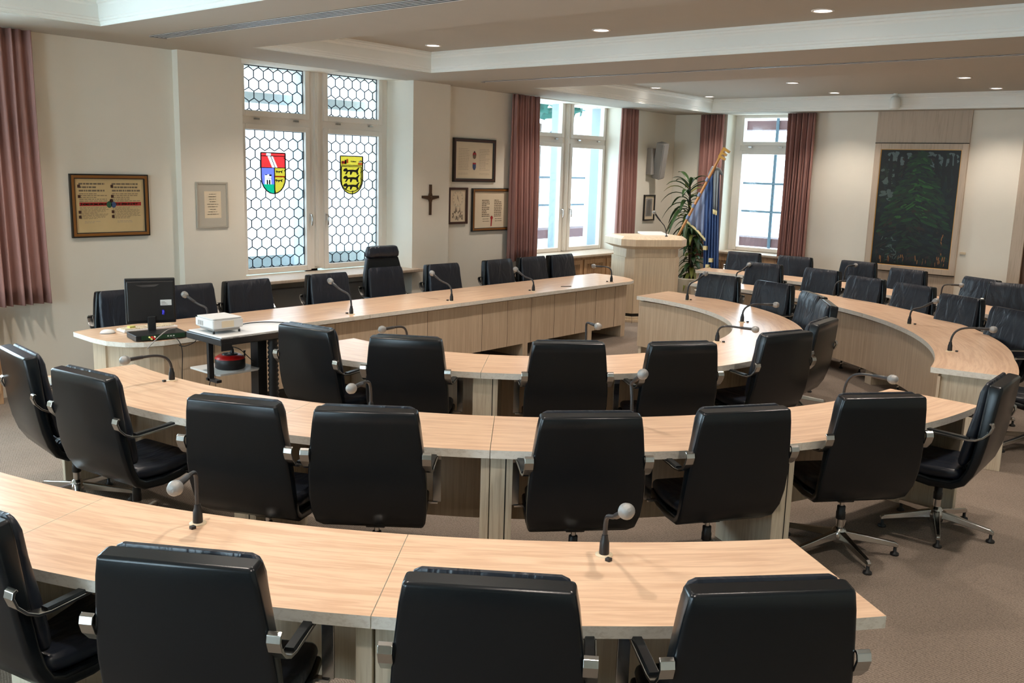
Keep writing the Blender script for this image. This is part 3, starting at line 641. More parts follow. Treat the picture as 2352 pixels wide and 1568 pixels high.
# wall speaker
t = thing('wall_speaker', 'slanted grey loudspeaker high on the wall above the small engraving', 'loudspeaker', (13.58, 8.72, 2.36))
b = MB(); b.box(-.13, .02, -.10, 0, -.26, .18, 'grey'); bevel(b.build('bracket', t), .01)
Mt = Matrix.Translation((0.0, -.10, .0)) @ Matrix.Rotation(radians(-9), 4, 'Y') @ Matrix.Rotation(radians(12), 4, 'X')
b = MB(); b.box(-.06, .10, -.15, 0, -.31, .29, 'grey', Mt); cab = bevel(b.build('cabinet', t), .012)
b = MB(); b.box(-.05, .09, -.158, -.149, -.29, .27, 'mic', Mt); b.mats = ['grey']; b.build('grille', cab)
# ceiling sensor
t = thing('ceiling_sensor', 'white capsule-shaped device hanging from the far coffer above the painting', 'ceiling device', (13.86, 4.88, zc(13.86)+DZ))
b = MB(); b.lathe([(.03, 0), (.03, -.03), (.018, -.035)], 'cornice', 16); b.build('mount', t)
b = MB(); b.lathe([(.0, -.025), (.035, -.032), (.062, -.06), (.07, -.10), (.07, -.20), (.062, -.215), (.0, -.218)], 'cornice', 22); b.build('housing', t)

# ================================================================== DESKS
C0 = (6.8, 5.9)
def pv(c, t): return c[0]*t*t+c[1]*t+c[2]
ED = {'r3': ((-.2565, 2.1719, 1.0358), (-.694, 5.5193, -4.6892)), 'r2': ((-.0243, .2579, 3.1453), (-.182, 1.4785, 1.4526)),
      'r1': ((.004, .0648, 1.6836), (.0216, -.0967, 2.6898)), 'q2': ((.0968, .2395, 3.9523), (-.406, -.495, 4.4011)), 'q3': ((.50, .55, 5.42), (.0721, .2829, 5.9608))}
def rr(ring, deg):
    t = radians(deg)
    a, c = pv(ED[ring][0], t), pv(ED[ring][1], t)
    if ring == 'q2': a = max(3.78, min(a, 3.95)); c = max(4.40, min(4.56, c))
    if ring == 'r3': c = max(c, a+.62)
    if ring == 'r2': c = max(c, a+.58)
    return a, c
def pt(r, deg): return (C0[0]+r*cos(radians(deg)), C0[1]+r*sin(radians(deg)))
def curved_desk(lab, ring, d0, d1, sup, group, gap=.15, panel=True):
    """tabletop arc with a modesty panel on its inner side; sup = degrees of the radial supports"""
    mid = (d0+d1)/2; t = thing('curved_desk', lab, 'desk', (*pt(rr(ring, mid)[0]+.3, mid), 0), 0, group)
    ox, oy = t.location.x, t.location.y; L = lambda p: (p[0]-ox, p[1]-oy)
    g = .0015/ (rr(ring, mid)[0])*57.3
    N = max(6, int(abs(d1-d0)/1.5)); ds = [d0+g+(d1-d0-2*g)*i/N for i in range(N+1)]
    b = MB(); zt, zb = .742, .699
    for i in range(N):
        q = []; uv = []
        for dd in (ds[i], ds[i+1]):
            a, c = rr(ring, dd); s = radians(dd)*(a+c)/2
            q += [L(pt(a, dd)), L(pt(c, dd))]; uv += [(s, 0), (s, c-a)]
        vs = [(*q[0], zb), (*q[1], zb), (*q[3], zb), (*q[2], zb), (*q[0], zt), (*q[1], zt), (*q[3], zt), (*q[2], zt)]
        b.add(vs, [(4, 5, 6, 7)], 'top', uvs=[uv[0], uv[1], uv[3], uv[2]]*2)
        b.add(vs, [(3, 2, 1, 0), (0, 4, 7, 3), (1, 2, 6, 5)], 'edge')
        if i == 0: b.add(vs, [(0, 1, 5, 4)], 'edge')
        if i == N-1: b.add(vs, [(2, 3, 7, 6)], 'edge')
    b.build('tabletop', t)
    if panel:
        b = MB()
        for i in range(N):
            q = []
            for dd in (ds[i], ds[i+1]):
                a = rr(ring, dd)[0]; q += [L(pt(a+.055, dd)), L(pt(a+.075, dd))]
            vs = [(*q[0], gap), (*q[1], gap), (*q[3], gap), (*q[2], gap), (*q[0], .678), (*q[1], .678), (*q[3], .678), (*q[2], .678)]
            b.add(vs, [(3, 2, 1, 0), (4, 5, 6, 7), (0, 4, 7, 3), (1, 2, 6, 5), (0, 1, 5, 4), (2, 3, 7, 6)], 'panel')
        b.build('modesty_panel', t)
    for sd, w in sup:
        a, c = rr(ring, sd); p0, p1 = L(pt(a+.076, sd)), L(pt(c-.045, sd)); dx, dy = p1[0]-p0[0], p1[1]-p0[1]; l = hypot(dx, dy); nx, ny = -dy/l*w/2, dx/l*w/2
        b = MB(); b.prism([(p0[0]+nx, p0[1]+ny), (p0[0]-nx, p0[1]-ny), (p1[0]-nx, p1[1]-ny), (p1[0]+nx, p1[1]+ny)], 0, .698, 'post')
        if w > .1:   # joint between the two boards
            ex, ey = dx/l*.002, dy/l*.002; jx, jy = nx*.38, ny*.38; ux_, uy_ = nx/w*2*.003, ny/w*2*.003
            b.prism([(p1[0]+ex+jx+ux_, p1[1]+ey+jy+uy_), (p1[0]+jx+ux_, p1[1]+jy+uy_), (p1[0]+jx-ux_, p1[1]+jy-uy_), (p1[0]+ex+jx-ux_, p1[1]+ey+jy-uy_)], 0, .698, 'darkgap')
        bevel(b.build('support', t), .003)
    return t
G3 = 'front row curved desks'; G2 = 'second row curved desks'; G1 = 'inner ring curved desks'; GQ2 = 'right-hand second ring desks'; GQ3 = 'rearmost ring desks'
curved_desk('front row curved desk cut off by the left edge of the picture', 'r3', 180, 203.3, [(181, .04), (192, .04)], G3)
curved_desk('front row curved desk carrying the left near microphone', 'r3', 203.3, 217.2, [(204.5, .10), (216.9, .055)], G3)
curved_desk('front row curved desk with free right end, beside the open carpet', 'r3', 217.2, 232.6, [(218.02, .165), (231, .04)], G3)
curved_desk('short second row desk at the far left end, beside the monitor', 'r2', 177, 186.2, [(178, .04)], G2)
curved_desk('second row desk behind the second near-left chair', 'r2', 186.2, 203, [(202, .14)], G2)
curved_desk('second row desk left of the joint in the picture centre', 'r2', 203, 220, [(219.68, .045)], G2)
curved_desk('second row desk right of the joint in the picture centre', 'r2', 220, 242, [(220.78, .115), (241.2, .12)], G2)
curved_desk('second row desk with the free right end near the floor aisle', 'r2', 242, 264.4, [(263, .04)], G2)
curved_desk('inner ring desk at the left end, next to the long straight desk', 'r1', 180, 217, [(181, .04), (216.35, .058)], G1)
curved_desk('inner ring desk nearest the camera, right of the central joint', 'r1', 217, 253, [(218.3, .12), (252, .06)], G1)
curved_desk('inner ring desk at the near right bend, shiny with window light', 'r1', 253, 290, [(271, .04)], G1)
curved_desk('inner ring desk at the right bend behind two side-on chairs', 'r1', 290, 325, [(307, .04)], G1)
curved_desk('inner ring desk at the far end in front of the lectern', 'r1', 325, 360, [(359.3, .04)], G1)
curved_desk('second ring desk with its end panel facing the aisle at the right', 'q2', -80.5, -58, [(-79.6, .04), (-59, .04)], GQ2)
curved_desk('second ring desk on the right, curving past the picture edge', 'q2', -58, -37, [(-38.5, .12), (-57.4, .08)], GQ2)
curved_desk('second ring desk right of the lectern, middle segment', 'q2', -37, -16, [(-17, .04)], GQ2)
curved_desk('second ring desk at its far left end beside the lectern', 'q2', -16, 4.4, [(3.6, .04)], GQ2)
curved_desk('rearmost desk at the right below the far wall door casing', 'q3', -50, -30, [(-49, .04)], GQ3)
curved_desk('rearmost desk in front of the forest painting', 'q3', -30, -10, [(-29, .04)], GQ3)
curved_desk('rearmost desk at the left end near the flag', 'q3', -10, 11.2, [(10.5, .04), (-9, .04)], GQ3)

# long straight desk
YF, YB = 6.755, 7.61
def long_desk(lab, x0, x1, pts, sup, panel_pts=None):
    t = thing('long_desk', lab, 'desk', ((x0+x1)/2, 7.18, 0), 0, 'long straight desk by the windows'); ox = (x0+x1)/2
    P = [(x-ox, y-7.18) for x, y in pts]
    b = MB(); b.prism(P, .703, .742, 'edge', 'top', uvf=lambda x, y: (x+ox, y)); bevel(b.build('tabletop', t), .003)
    b = MB(); q = panel_pts or [(x0, YF+.085), (x1, YF+.085)]
    for i in range(len(q)-1):
        (ax, ay), (cx_, cy_) = q[i], q[i+1]; l = hypot(cx_-ax, cy_-ay); nx, ny = -(cy_-ay)/l*.02, (cx_-ax)/l*.02
        if ny < 0: nx, ny = -nx, -ny
        b.prism([(ax-ox, ay-7.18), (cx_-ox, cy_-7.18), (cx_+nx-ox, cy_+ny-7.18), (ax+nx-ox, ay+ny-7.18)], .156, .68, 'panel')
    for s in [x0+.42*k for k in range(1, int((x1-x0)/.42)+1)]:
        if q[0][1] == q[-1][1] or s > 4.0: b.box(s-.0015-ox, s+.0015-ox, YF+.0835-7.18, YF+.086-7.18, .156, .68, 'darkgap')
    b.build('modesty_panel', t)
    for sx in sup: b = MB(); b.box(sx-.045-ox, sx+.045-ox, YF+.087-7.18, YB-.05-7.18, 0, .703, 'panel'); bevel(b.build('support', t), .003)
arc_l = [(3.335, 7.56), (3.325, 7.22), (3.345, 7.02), (3.42, 6.87), (3.53, 6.79), (3.68, 6.75), (3.97, 6.75)]
pan_l = [(3.46, 7.45), (3.45, 7.22), (3.47, 7.08), (3.53, 6.96), (3.62, 6.885), (3.72, 6.845), (3.97, 6.84), (5.78, 6.84)]
long_desk('rounded left end of the long desk carrying the computer monitor', 3.33, 5.78, arc_l+[(5.7785, YF), (5.7785, YB), (3.5, YB)], [4.6, 5.72], pan_l)
long_desk('long desk segment in front of the high-backed chair', 5.78, 7.03, [(5.7815, YF), (7.0285, YF), (7.0285, YB), (5.7815, YB)], [6.95])
long_desk('long desk segment with the microphone below the crucifix', 7.03, 8.30, [(7.0315, YF), (8.2985, YF), (8.2985, YB), (7.0315, YB)], [8.2])
arc_r = [(10.20, YF), (10.34, 6.80), (10.46, 6.93), (10.55, 7.10), (10.60, 7.35), (10.585, YB)]
long_desk('rounded right end of the long desk next to the lectern', 8.30, 10.6, [(8.3015, YF)]+arc_r+[(8.3015, YB)], [9.46, 10.2], [(8.30, 6.84), (10.24, 6.84)])

# ================================================================== CHAIRS
def rrect(hw, th, r, n=4):
    """rounded rectangle ring, x in [-hw,hw], depth in [0,th]"""
    r = min(r, hw*.99, th*.499); P = []
    for cx, cy, a0 in ((hw-r, r, -90), (hw-r, th-r, 0), (-hw+r, th-r, 90), (-hw+r, r, 180)):
        for i in range(n+1): a = radians(a0+90*i/n); P.append((cx+r*cos(a), cy+r*sin(a)))
    return P
def loft(b, path, widths, ths, k, r, conc=.012, puff=0., capr=.012):
    """path: (y,z) of the rear/under surface from top to seat front; normal points to the sitter"""
    n = len(path); secs = []
    for i, (y, z) in enumerate(path):
        a = path[max(0, i-1)]; c = path[min(n-1, i+1)]; ty, tz = c[0]-a[0], c[1]-a[1]; l = hypot(ty, tz); ty /= l; tz /= l
        ny, nz = -tz, ty     # towards the sitter
        secs.append((y, z, ty, tz, ny, nz, widths[i], ths[i]))
    def ring(sec, inset=0., along=0.):
        y, z, ty, tz, ny, nz, hw, th = sec; out = []
        hw -= inset; off = min(inset, th*.3)
        for px, pd in rrect(hw, th-2*off, max(.003, r-inset*.5)):
            d = pd+off+conc*(px/hw)**2
            if puff and pd > th*.5: d += puff*(1-(px/hw)**2)
            out.append((px, y+ny*d+ty*along, z+nz*d+tz*along))
        return out
    rings = [ring(secs[0], capr, -capr*.0), ring(secs[0], capr*.3, capr*.35), ring(secs[0], 0, capr)]
    rings += [ring(s) for s in secs[1:-1]]
    rings += [ring(secs[-1], 0, -capr), ring(secs[-1], capr*.3, -capr*.35), ring(secs[-1], capr, 0)]
    m = len(rings[0]); vs = [p for q in rings for p in q]
    fs = [(i*m+j, i*m+(j+1) % m, (i+1)*m+(j+1) % m, (i+1)*m+j) for i in range(len(rings)-1) for j in range(m)]
    b.add(vs, [tuple(reversed(f)) for f in fs], k, True)
    b.add(rings[0], [tuple(range(m))], k, True); b.add(rings[-1], [tuple(range(m-1, -1, -1))], k, True)
def make_chair(name, tall=False):
    t = thing(name, '', 'office chair')
    # rear shell sweeping from the top of the back under the seat
    T = .30 if tall else 0
    path = [(-.345, 1.0), (-.338, .93), (-.328, .84), (-.316, .75), (-.302, .65), (-.282, .55), (-.252, .46), (-.205, .385), (-.13, .342), (0., .332), (.12, .348), (.245, .380)]
    wid = [.246, .257, .268, .279, .287, .289, .286, .276, .262, .256, .252, .244]
    th = [.078, .076, .072, .066, .060, .056, .052, .050, .050, .052, .052, .046]
    if tall:
        path = [(-.355, 1.115), (-.352, 1.06)]+path[1:]; wid = [.215, .225]+wid[1:]; th = [.07, .075]+th[1:]
    b = MB(); loft(b, path, wid, th, 'leather', .016, .012); b.build('seat_shell', t)
    path2 = [(-.272, 1.010), (-.268, .95), (-.260, .85), (-.244, .75), (-.228, .67), (-.208, .57), (-.188, .49)]
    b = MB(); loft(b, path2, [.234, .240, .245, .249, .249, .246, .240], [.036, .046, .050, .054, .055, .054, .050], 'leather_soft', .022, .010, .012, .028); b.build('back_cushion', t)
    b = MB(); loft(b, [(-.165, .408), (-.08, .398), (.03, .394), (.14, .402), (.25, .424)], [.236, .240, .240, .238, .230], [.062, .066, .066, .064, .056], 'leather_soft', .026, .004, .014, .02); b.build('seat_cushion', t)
    if tall:
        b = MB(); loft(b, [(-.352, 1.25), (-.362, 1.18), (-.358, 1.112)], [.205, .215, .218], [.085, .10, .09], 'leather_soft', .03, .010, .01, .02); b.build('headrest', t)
    # flat metal arm loops
    for s in (-1, 1):
        P = [(-.300, .800), (-.312, .794), (-.317, .776), (-.304, .742), (-.272, .708), (-.235, .688), (-.19, .682), (-.08, .688), (.04, .694), (.10, .690), (.135, .670), (.148, .63), (.150, .56), (.150, .48), (.150, .395)]
        b = MB(); vs = []; h = .0055
        for i, (y, z) in enumerate(P):
            a = P[max(0, i-1)]; c = P[min(len(P)-1, i+1)]; ty, tz = c[0]-a[0], c[1]-a[1]; l = hypot(ty, tz); ny, nz = -tz/l*h, ty/l*h
            x0, x1 = s*.272, s*.316
            if s < 0: x0, x1 = x1, x0
            for x, q in ((x0, 1), (x1, 1), (x1, -1), (x0, -1)): vs.append((x, y+ny*q, z+nz*q))
        fs = [(i*4+j, (i+1)*4+j, (i+1)*4+(j+1) % 4, i*4+(j+1) % 4) for i in range(len(P)-1) for j in range(4)]+[(0, 1, 2, 3), tuple(len(vs)-1-q for q in range(4))]
        b.add(vs, fs, 'dchrome')
        b.box(min(s*.24, s*.30), max(s*.24, s*.30), .135, .165, .385, .397, 'chrome')
        ar = bevel(b.build('armrest', t), .002)
        b = MB(); pad = [(-.20, .689), (-.08, .695), (.04, .701), (.10, .697)]; vs = []
        for y, z in pad: vs += [(s*.294-.018, y, z), (s*.294+.018, y, z), (s*.294+.014, y, z+.009), (s*.294-.014, y, z+.009)]
        b.add(vs, [(i*4+j, (i+1)*4+j, (i+1)*4+(j+1) % 4, i*4+(j+1) % 4) for i in range(3) for j in range(4)]+[(0, 1, 2, 3), (15, 14, 13, 12)], 'leather'); b.build('arm_pad', ar)
    b = MB(); b.box(-.05, .05, -.05, .07, .312, .336, 'blackmt'); bevel(b.build('tilt_plate', t), .006)
    b = MB(); b.cyl(0, 0, .27, .32, .014, 'chrome', 16); b.build('gas_lift', t)
    b = MB(); b.cyl(0, 0, .11, .21, .022, 'chrome', 16); b.build('column', t)
    b = MB(); b.lathe([(.02, .195), (.027, .20), (.027, .24), (.024, .245), (.024, .275), (.018, .28)], 'blackpl', 18); b.build('column_sleeve', t)
    b = MB(); b.lathe([(.02, .055), (.045, .06), (.052, .10), (.038, .135), (.024, .15)], 'chrome', 20); hub = b.build('hub', t)
    for i in range(5):
        a = radians(90+36+72*i); c, s_ = cos(a), sin(a); b = MB()
        secs = [(.02, .105, .026, .026), (.10, .098, .022, .020), (.22, .080, .018, .016), (.318, .066, .015, .014), (.338, .058, .012, .010)]
        vs = []
        for r_, z, hw, hh in secs:
            for dx, dz in ((-hw, -hh), (hw, -hh), (hw*.75, hh), (-hw*.75, hh)): vs.append((c*r_-s_*dx, s_*r_+c*dx, z+dz))
        n = len(secs); b.add(vs, [(k*4+j, k*4+(j+1) % 4, (k+1)*4+(j+1) % 4, (k+1)*4+j) for k in range(n-1) for j in range(4)]+[(3, 2, 1, 0), (4*n-4, 4*n-3, 4*n-2, 4*n-1)], 'dchrome')
        lg = bevel(b.build('leg', t), .004)
        b = MB(); b.lathe([(.024, .0), (.026, .004), (.024, .014), (.010, .022), (.009, .052)], 'blackpl', 14, (c*.322, s_*.322)); b.build('glide', lg)
    return t
chair0 = make_chair('conference_chair')
used = [False]
def chair(lab, x, y, yaw, group):
    rz = radians(yaw-90)
    if not used[0]: used[0] = True; t = chair0; t.location = (x, y, 0); t.rotation_euler = (0, 0, rz); t['label'] = lab; t['group'] = group; return t
    return dup(chair0, (x, y, 0), rz, lab, group)
GA = 'black chairs at the front row'; GB = 'black chairs at the second row'; GC = 'black chairs at the inner ring'; GD = 'black chairs behind the second ring on the right'; GE = 'black chairs behind the rearmost desks'; GF = 'black chairs behind the long desk'
CH = [('black leather chair cut off by the left edge at the bottom of the picture', 1.31, 3.32, 12, GA),
 ('black leather chair at the front row, left of the near desk joint', 1.576, 2.559, 32.7, GA),
 ('black leather chair in the bottom centre, just right of the near desk joint', 2.081, 1.815, 36.2, GA),
 ('black leather chair at the free right end of the front desk', 2.573, 1.27, 48.3, GA),
 ('leftmost second row chair, seen side-on in front of the pale wall', 2.494, 5.716, -5.4, GB),
 ('second row chair at the left below the long microphone, its seat visible', 2.507, 4.978, 8.2, GB),
 ('second row chair right of the near-left microphone head', 2.737, 4.019, 25.8, GB),
 ('second row chair just left of the joint in the second desk', 3.05, 3.509, 38.9, GB),
 ('second row chair in the centre behind the near right microphone', 3.727, 2.743, 48.2, GB),
 ('second row chair turned left, above the right end of the front desk', 4.35, 2.308, 57.2, GB),
 ('second row chair with its whole chrome star base showing on the carpet', 5.197, 1.905, 51.4, GB),
 ('chair seen from its left side at the right end of the second row', 5.98, 1.60, 92, GB),
 ('inner ring chair beside the projector table', 4.29, 5.403, 8.0, GC),
 ('inner ring chair in front of the pale desk end, left of the ring joint', 4.494, 4.754, 33, GC),
 ('inner ring chair in the centre, back square to the camera', 5.157, 3.968, 46.8, GC),
 ('inner ring chair behind the round microphone head, turned slightly left', 5.704, 3.46, 55.6, GC),
 ('inner ring chair at the near right bend, showing its left armrest', 6.616, 3.197, 72.0, GC),
 ('narrow-looking inner ring chair half hidden at the right bend', 7.318, 3.263, 94.3, GC),
 ('side-on inner ring chair, nearer of the two at the right bend', 8.30, 3.64, 122, GC),
 ('side-on inner ring chair, farther of the two at the right bend', 8.78, 3.97, 134, GC),
 ('chair facing the camera at the far inner ring, right of the first far microphone', 9.426, 5.206, 182, GC),
 ('chair facing the camera at the far inner ring, left of the two side-on chairs', 9.284, 4.538, 164, GC),
 ('second ring chair behind the leftmost far microphone, left in its row', 11.266, 5.554, 180, GD),
 ('creased blue-shining chair, second in the second ring', 11.206, 4.787, 168, GD),
 ('creased chair right of the second ring microphone, third in its row', 10.75, 4.088, 162, GD),
 ('creased chair left of the long gooseneck microphone, fourth in its row', 10.486, 3.458, 160, GD),
 ('creased chair right of the long gooseneck microphone, fifth in its row', 9.842, 2.811, 154, GD),
 ('creased chair cut by the right picture edge above the last microphone', 9.20, 2.20, 148, GD),
 ('chair mostly outside the right edge with only its chrome base in view', 8.45, 1.60, 118, GD),
 ('rear row chair below the far single window', 12.65, 6.502, -169.3, GE),
 ('rear row chair in front of the right rose curtain of the far window', 12.681, 5.743, 184, GE),
 ('rear row chair left of the forest painting', 12.765, 4.878, 178.0, GE),
 ('rear row chair below the forest painting', 12.256, 4.086, 167, GE),
 ('rear row chair in front of the cream wall right of the painting', 11.961, 3.18, 153, GE),
 ('dark rear row chair at the right edge by the door casing', 11.62, 2.62, 186, GE),
 ('leftmost chair behind the long desk, half hidden by the monitor', 3.92, 7.60, -94, GF),
 ('chair behind the long desk between monitor and white projector', 4.53, 7.60, -93, GF),
 ('chair behind the long desk, third from its left end', 5.169, 7.60, -91.5, GF),
 ('chair behind the long desk directly left of the high-backed chair', 6.14, 7.60, -92, GF),
 ('chair behind the long desk below the crucifix', 7.85, 7.62, -94, GF),
 ('chair behind the long desk below the framed documents', 8.84, 7.60, -89.3, GF),
 ('chair behind the long desk, left of the last two', 9.50, 7.60, -92, GF),
 ('last chair behind the long desk, nearest the lectern', 10.12, 7.60, -90.6, GF)]
for c in CH: chair(*c)
ct = make_chair('high_back_chair', True); ct.location = (7.02, 7.72, 0); ct.rotation_euler = (0, 0, radians(-94-90))
ct['label'] = 'tall black chair with separate headrest behind the long desk'; ct['category'] = 'office chair'

# ================================================================== MICROPHONES
def microphone(lab, B, Hd, group, zt=.742, switch=True):
    """base on the desk, gooseneck curving to the head"""
    t = thing('microphone', lab, 'microphone', (B[0], B[1], zt), 0, group)
    hx, hy, hz = Hd[0]-B[0], Hd[1]-B[1], Hd[2]-zt; L = hypot(hx, hy); ux, uy = (hx/L, hy/L)
    b = MB(); b.lathe([(.033, 0), (.033, .004), (.018, .006)], 'plate', 20); b.build('mounting_plate', t)
    b = MB(); b.lathe([(.0185, .004), (.0195, .012), (.0180, .050), (.0140, .062), (.0115, .080)], 'blackpl', 16); b.build('collar', t)
    # cubic path: up, then over to the head
    p0 = Vector((0, 0, .07)); hd = Vector((hx, hy, hz))
    dirn = Vector((ux, uy, .12 if hz > .25 else -.02)).normalized()
    if hz > .22 and L < .30: dirn = Vector((ux, uy, .55)).normalized()
    tail = hd-dirn*.13
    c1 = p0+Vector((0, 0, max(.09, (tail.z-.07)*.95))); c2 = tail-dirn*.10
    P = []
    for i in range(15):
        s = i/14; P.append(p0*(1-s)**3+c1*3*s*(1-s)**2+c2*3*s*s*(1-s)+tail*s**3)
    b = MB(); b.tube(P, .0088, 'mic', 10); b.build('gooseneck', t)
    b = MB(); b.tube([tail-dirn*.004, tail, tail+dirn*.085, tail+dirn*.09], [.008, .0115, .0125, .0115], 'mic', 14); h = b.build('handle', t)
    b = MB(); s0 = tail+dirn*.088
    b.tube([s0, s0+dirn*.006, s0+dirn*.016, s0+dirn*.028, s0+dirn*.030, s0+dirn*.034, s0+dirn*.048, s0+dirn*.058, s0+dirn*.062], [.013, .020, .0265, .0285, .0298, .0285, .0262, .018, .006], 'mesh', 20); b.build('grille_head', t)
    b = MB(); px, py = -ux*.0, -uy*.0
    b.box(ux*.055-.010, ux*.055+.010, uy*.055-.010, uy*.055+.010, 0, .012, 'blackpl'); bevel(b.build('switch', t), .002)
GM = {'n': 'microphones on the front row', 'm': 'microphones on the second row', 'i': 'microphones on the inner ring', 'b': 'microphones on the right-hand second ring', 'c': 'microphones on the rearmost desks', 'l': 'microphones on the long desk'}
MI = [('n', 'large near microphone at the left with round silver head', (1.848, 3.187), (1.678, 3.051, .96)), ('n', 'large near microphone at the right in front of a black chair back', (2.732, 1.865), (2.596, 1.684, 1.0)),
 ('m', 'long horizontal microphone over the left end of the second desk', (3.031, 5.484), (2.704, 5.464, .92)), ('m', 'microphone head showing between two chairs left of centre', (3.395, 3.959), (3.172, 3.868, .95)),
 ('m', 'round microphone head in front of the inner ring chair turned left', (4.20, 2.73), (4.128, 2.623, 1.10)), ('m', 'microphone arching above the second row chair with visible star base', (5.663, 2.129), (5.647, 1.826, .97)),
 ('i', 'dark microphone peeping over the chair before the pale desk end', (4.911, 5.299), (4.637, 5.293, .92)), ('i', 'microphone head above the central inner ring chair', (5.95, 4.336), (5.864, 4.157, .96)),
 ('i', 'long microphone pointing right over the shiny inner desk', (7.107, 3.798), (7.183, 3.48, .88)), ('i', 'microphone on the inner ring right bend with raised head', (8.266, 4.165), (8.483, 3.918, .92)),
 ('i', 'tall microphone at the far left end of the inner ring', (9.199, 5.325), (9.458, 5.251, 1.04)),
 ('b', 'microphone between the first two chairs of the second ring', (11.242, 5.795), (11.473, 5.731, .98)), ('b', 'microphone left of the third second ring chair', (11.032, 4.382), (11.277, 4.255, .92)),
 ('b', 'microphone left of the fifth second ring chair', (9.499, 2.99), (9.632, 2.793, .99)), ('b', 'rightmost microphone, near the aisle end of the second ring', (8.259, 2.25), (8.394, 1.957, .95)),
 ('c', 'small microphone on the rearmost desk below the painting', (12.644, 4.9), (12.929, 4.862, .96)), ('c', 'rearmost microphone near the right edge, bent to the right', (11.745, 3.367), (11.9, 3.186, .93)),
 ('l', 'microphone behind the white projector on the long desk', (4.344, 7.214), (4.252, 7.437, .99)), ('l', 'microphone on the long desk left of the high-backed chair', (5.654, 6.878), (5.613, 7.15, 1.04)),
 ('l', 'microphone on the long desk in front of the chair below the crucifix', (7.035, 6.907), (7.017, 7.198, 1.02)), ('l', 'microphone on the long desk below the framed documents', (8.386, 6.899), (8.377, 7.183, .98)),
 ('l', 'microphone at the rounded right end of the long desk', (9.916, 6.864), (9.845, 7.113, .93))]
for g, lab, B, H_ in MI: microphone(lab, B, H_, GM[g])
b = MB(); b.box(-.07, .07, -.004, .004, 0, .007, 'blackpl'); o = b.build('pen', None, (9.05, 6.93, .7425), (0, 0, radians(-25))); tag(o, 'black pen lying on the long desk', 'pen')

# ================================================================== LECTERN
ua = radians(-32); LX, LY = 11.32, 7.45
t = thing('lectern', 'pale oak lectern with chamfered front and overhanging rim', 'lectern', (LX, LY, 0), ua)
# local x along the front face, y backwards (away from the camera)
def oct_(g, w=.66, d=.60, c=.105):  # chamfered at both front corners
    return [(-g*.41, -g), (w+g*.41, -g), (w+c+g, c*1-g*.41), (w+c+g, d+g), (-c-g, d+g), (-c-g, c*1-g*.41)]
b = MB(); b.prism(oct_(.06), 0, .035, 'lectern'); b.prism(oct_(.035), .035, .075, 'lectern'); b.prism(oct_(-.012), .075, .12, 'darkgap'); bevel(b.build('plinth', t), .004)
b = MB(); b.prism(oct_(0), .12, .93, 'lectern'); b.prism(oct_(-.02), .93, 1.06, 'lectern'); bevel(b.build('body', t), .004)
b = MB(); A_ = oct_(-.02); n = len(A_)
levels = [(1.055, oct_(-.005)), (1.10, oct_(.085)), (1.195, oct_(.085)), (1.235, oct_(.03)), (1.235, oct_(-.06))]
vs = [(x, y, z) for z, P in levels for x, y in P]
b.add(vs, [(i*n+j, i*n+(j+1) % n, (i+1)*n+(j+1) % n, (i+1)*n+j) for i in range(len(levels)-1) for j in range(n)], 'lectern')
b.add([(x, y, 1.235) for x, y in oct_(-.06)], [tuple(range(n))], 'lectern'); b.add([(x, y, 1.055) for x, y in oct_(-.005)], [tuple(range(n-1, -1, -1))], 'lectern'); b.build('rim', t)
b = MB(); Mx = Matrix.Translation((.36, .34, 1.215)) @ Matrix.Rotation(radians(7), 4, 'X'); b.box(-.05, .34, -.10, .28, 0, .022, 'ltgrey', Mx); bevel(b.build('reading_board', t), .003)
t2 = thing('microphone', 'dark gooseneck microphone rising from the lectern', 'microphone', (LX+.52*cos(ua), LY+.52*sin(ua)+.04, 1.236), 0)
b = MB(); b.lathe([(.02, 0), (.02, .01), (.008, .02)], 'blackpl', 14); b.build('collar', t2)
b = MB(); b.tube([(0, 0, .01), (-.01, .01, .10), (-.03, .03, .16), (-.07, .07, .22)], .006, 'mic'); b.build('gooseneck', t2)
b = MB(); b.tube([(-.07, .07, .22), (-.10, .10, .27), (-.13, .13, .325)], [.009, .012, .013], 'mic', 12); b.build('handle', t2)
b = MB(); b.tube([(-.128, .128, .32), (-.138, .138, .338), (-.148, .148, .356), (-.152, .152, .364)], [.014, .024, .022, .008], 'mesh', 16); b.build('grille_head', t2)

# ================================================================== FLAG
def yz(y, z, x=13.0): return (x, y, z)
t = thing('flag', 'blue flag with cream fringe leaning on a wooden pole with an E finial', 'flag', (13.0, 8.30, 0))
b = MB(); Lp = lambda y, z, dx=0: (dx, y-8.30, z)
b.tube([Lp(8.22, .14, -.11), Lp(7.692, 1.179, -.11), Lp(7.06, 2.385, -.11)], .021, 'polewood', 12); b.build('flagpole', t)
b = MB()
e1 = Vector((0, 7.077-7.134, 2.556-2.458)).normalized()   # up direction of the letter
e2 = Vector((0, -.80, .45)); e2 = (e2-e2.dot(e1)*e1).normalized(); e2 = e2 if e2.y < 0 else -e2
O_ = Vector(Lp(7.065, 2.38, -.11))
def lbar(u0, u1, v0, v1):
    vs = []
    for dx in (-.02, .02):
        for u, v in ((u0, v0), (u1, v0), (u1, v1), (u0, v1)): p = O_+e2*u+e1*v; vs.append((p.x+dx, p.y, p.z))
    b.add(vs, [(0, 3, 2, 1), (4, 5, 6, 7), (0, 1, 5, 4), (1, 2, 6, 5), (2, 3, 7, 6), (3, 0, 4, 7)], 'gold')
lbar(-.026, .014, .02, .18); lbar(.014, .095, .02, .054); lbar(.014, .078, .083, .115); lbar(.014, .095, .146, .18); lbar(-.014, .014, -.03, .02)
b.build('finial', t)
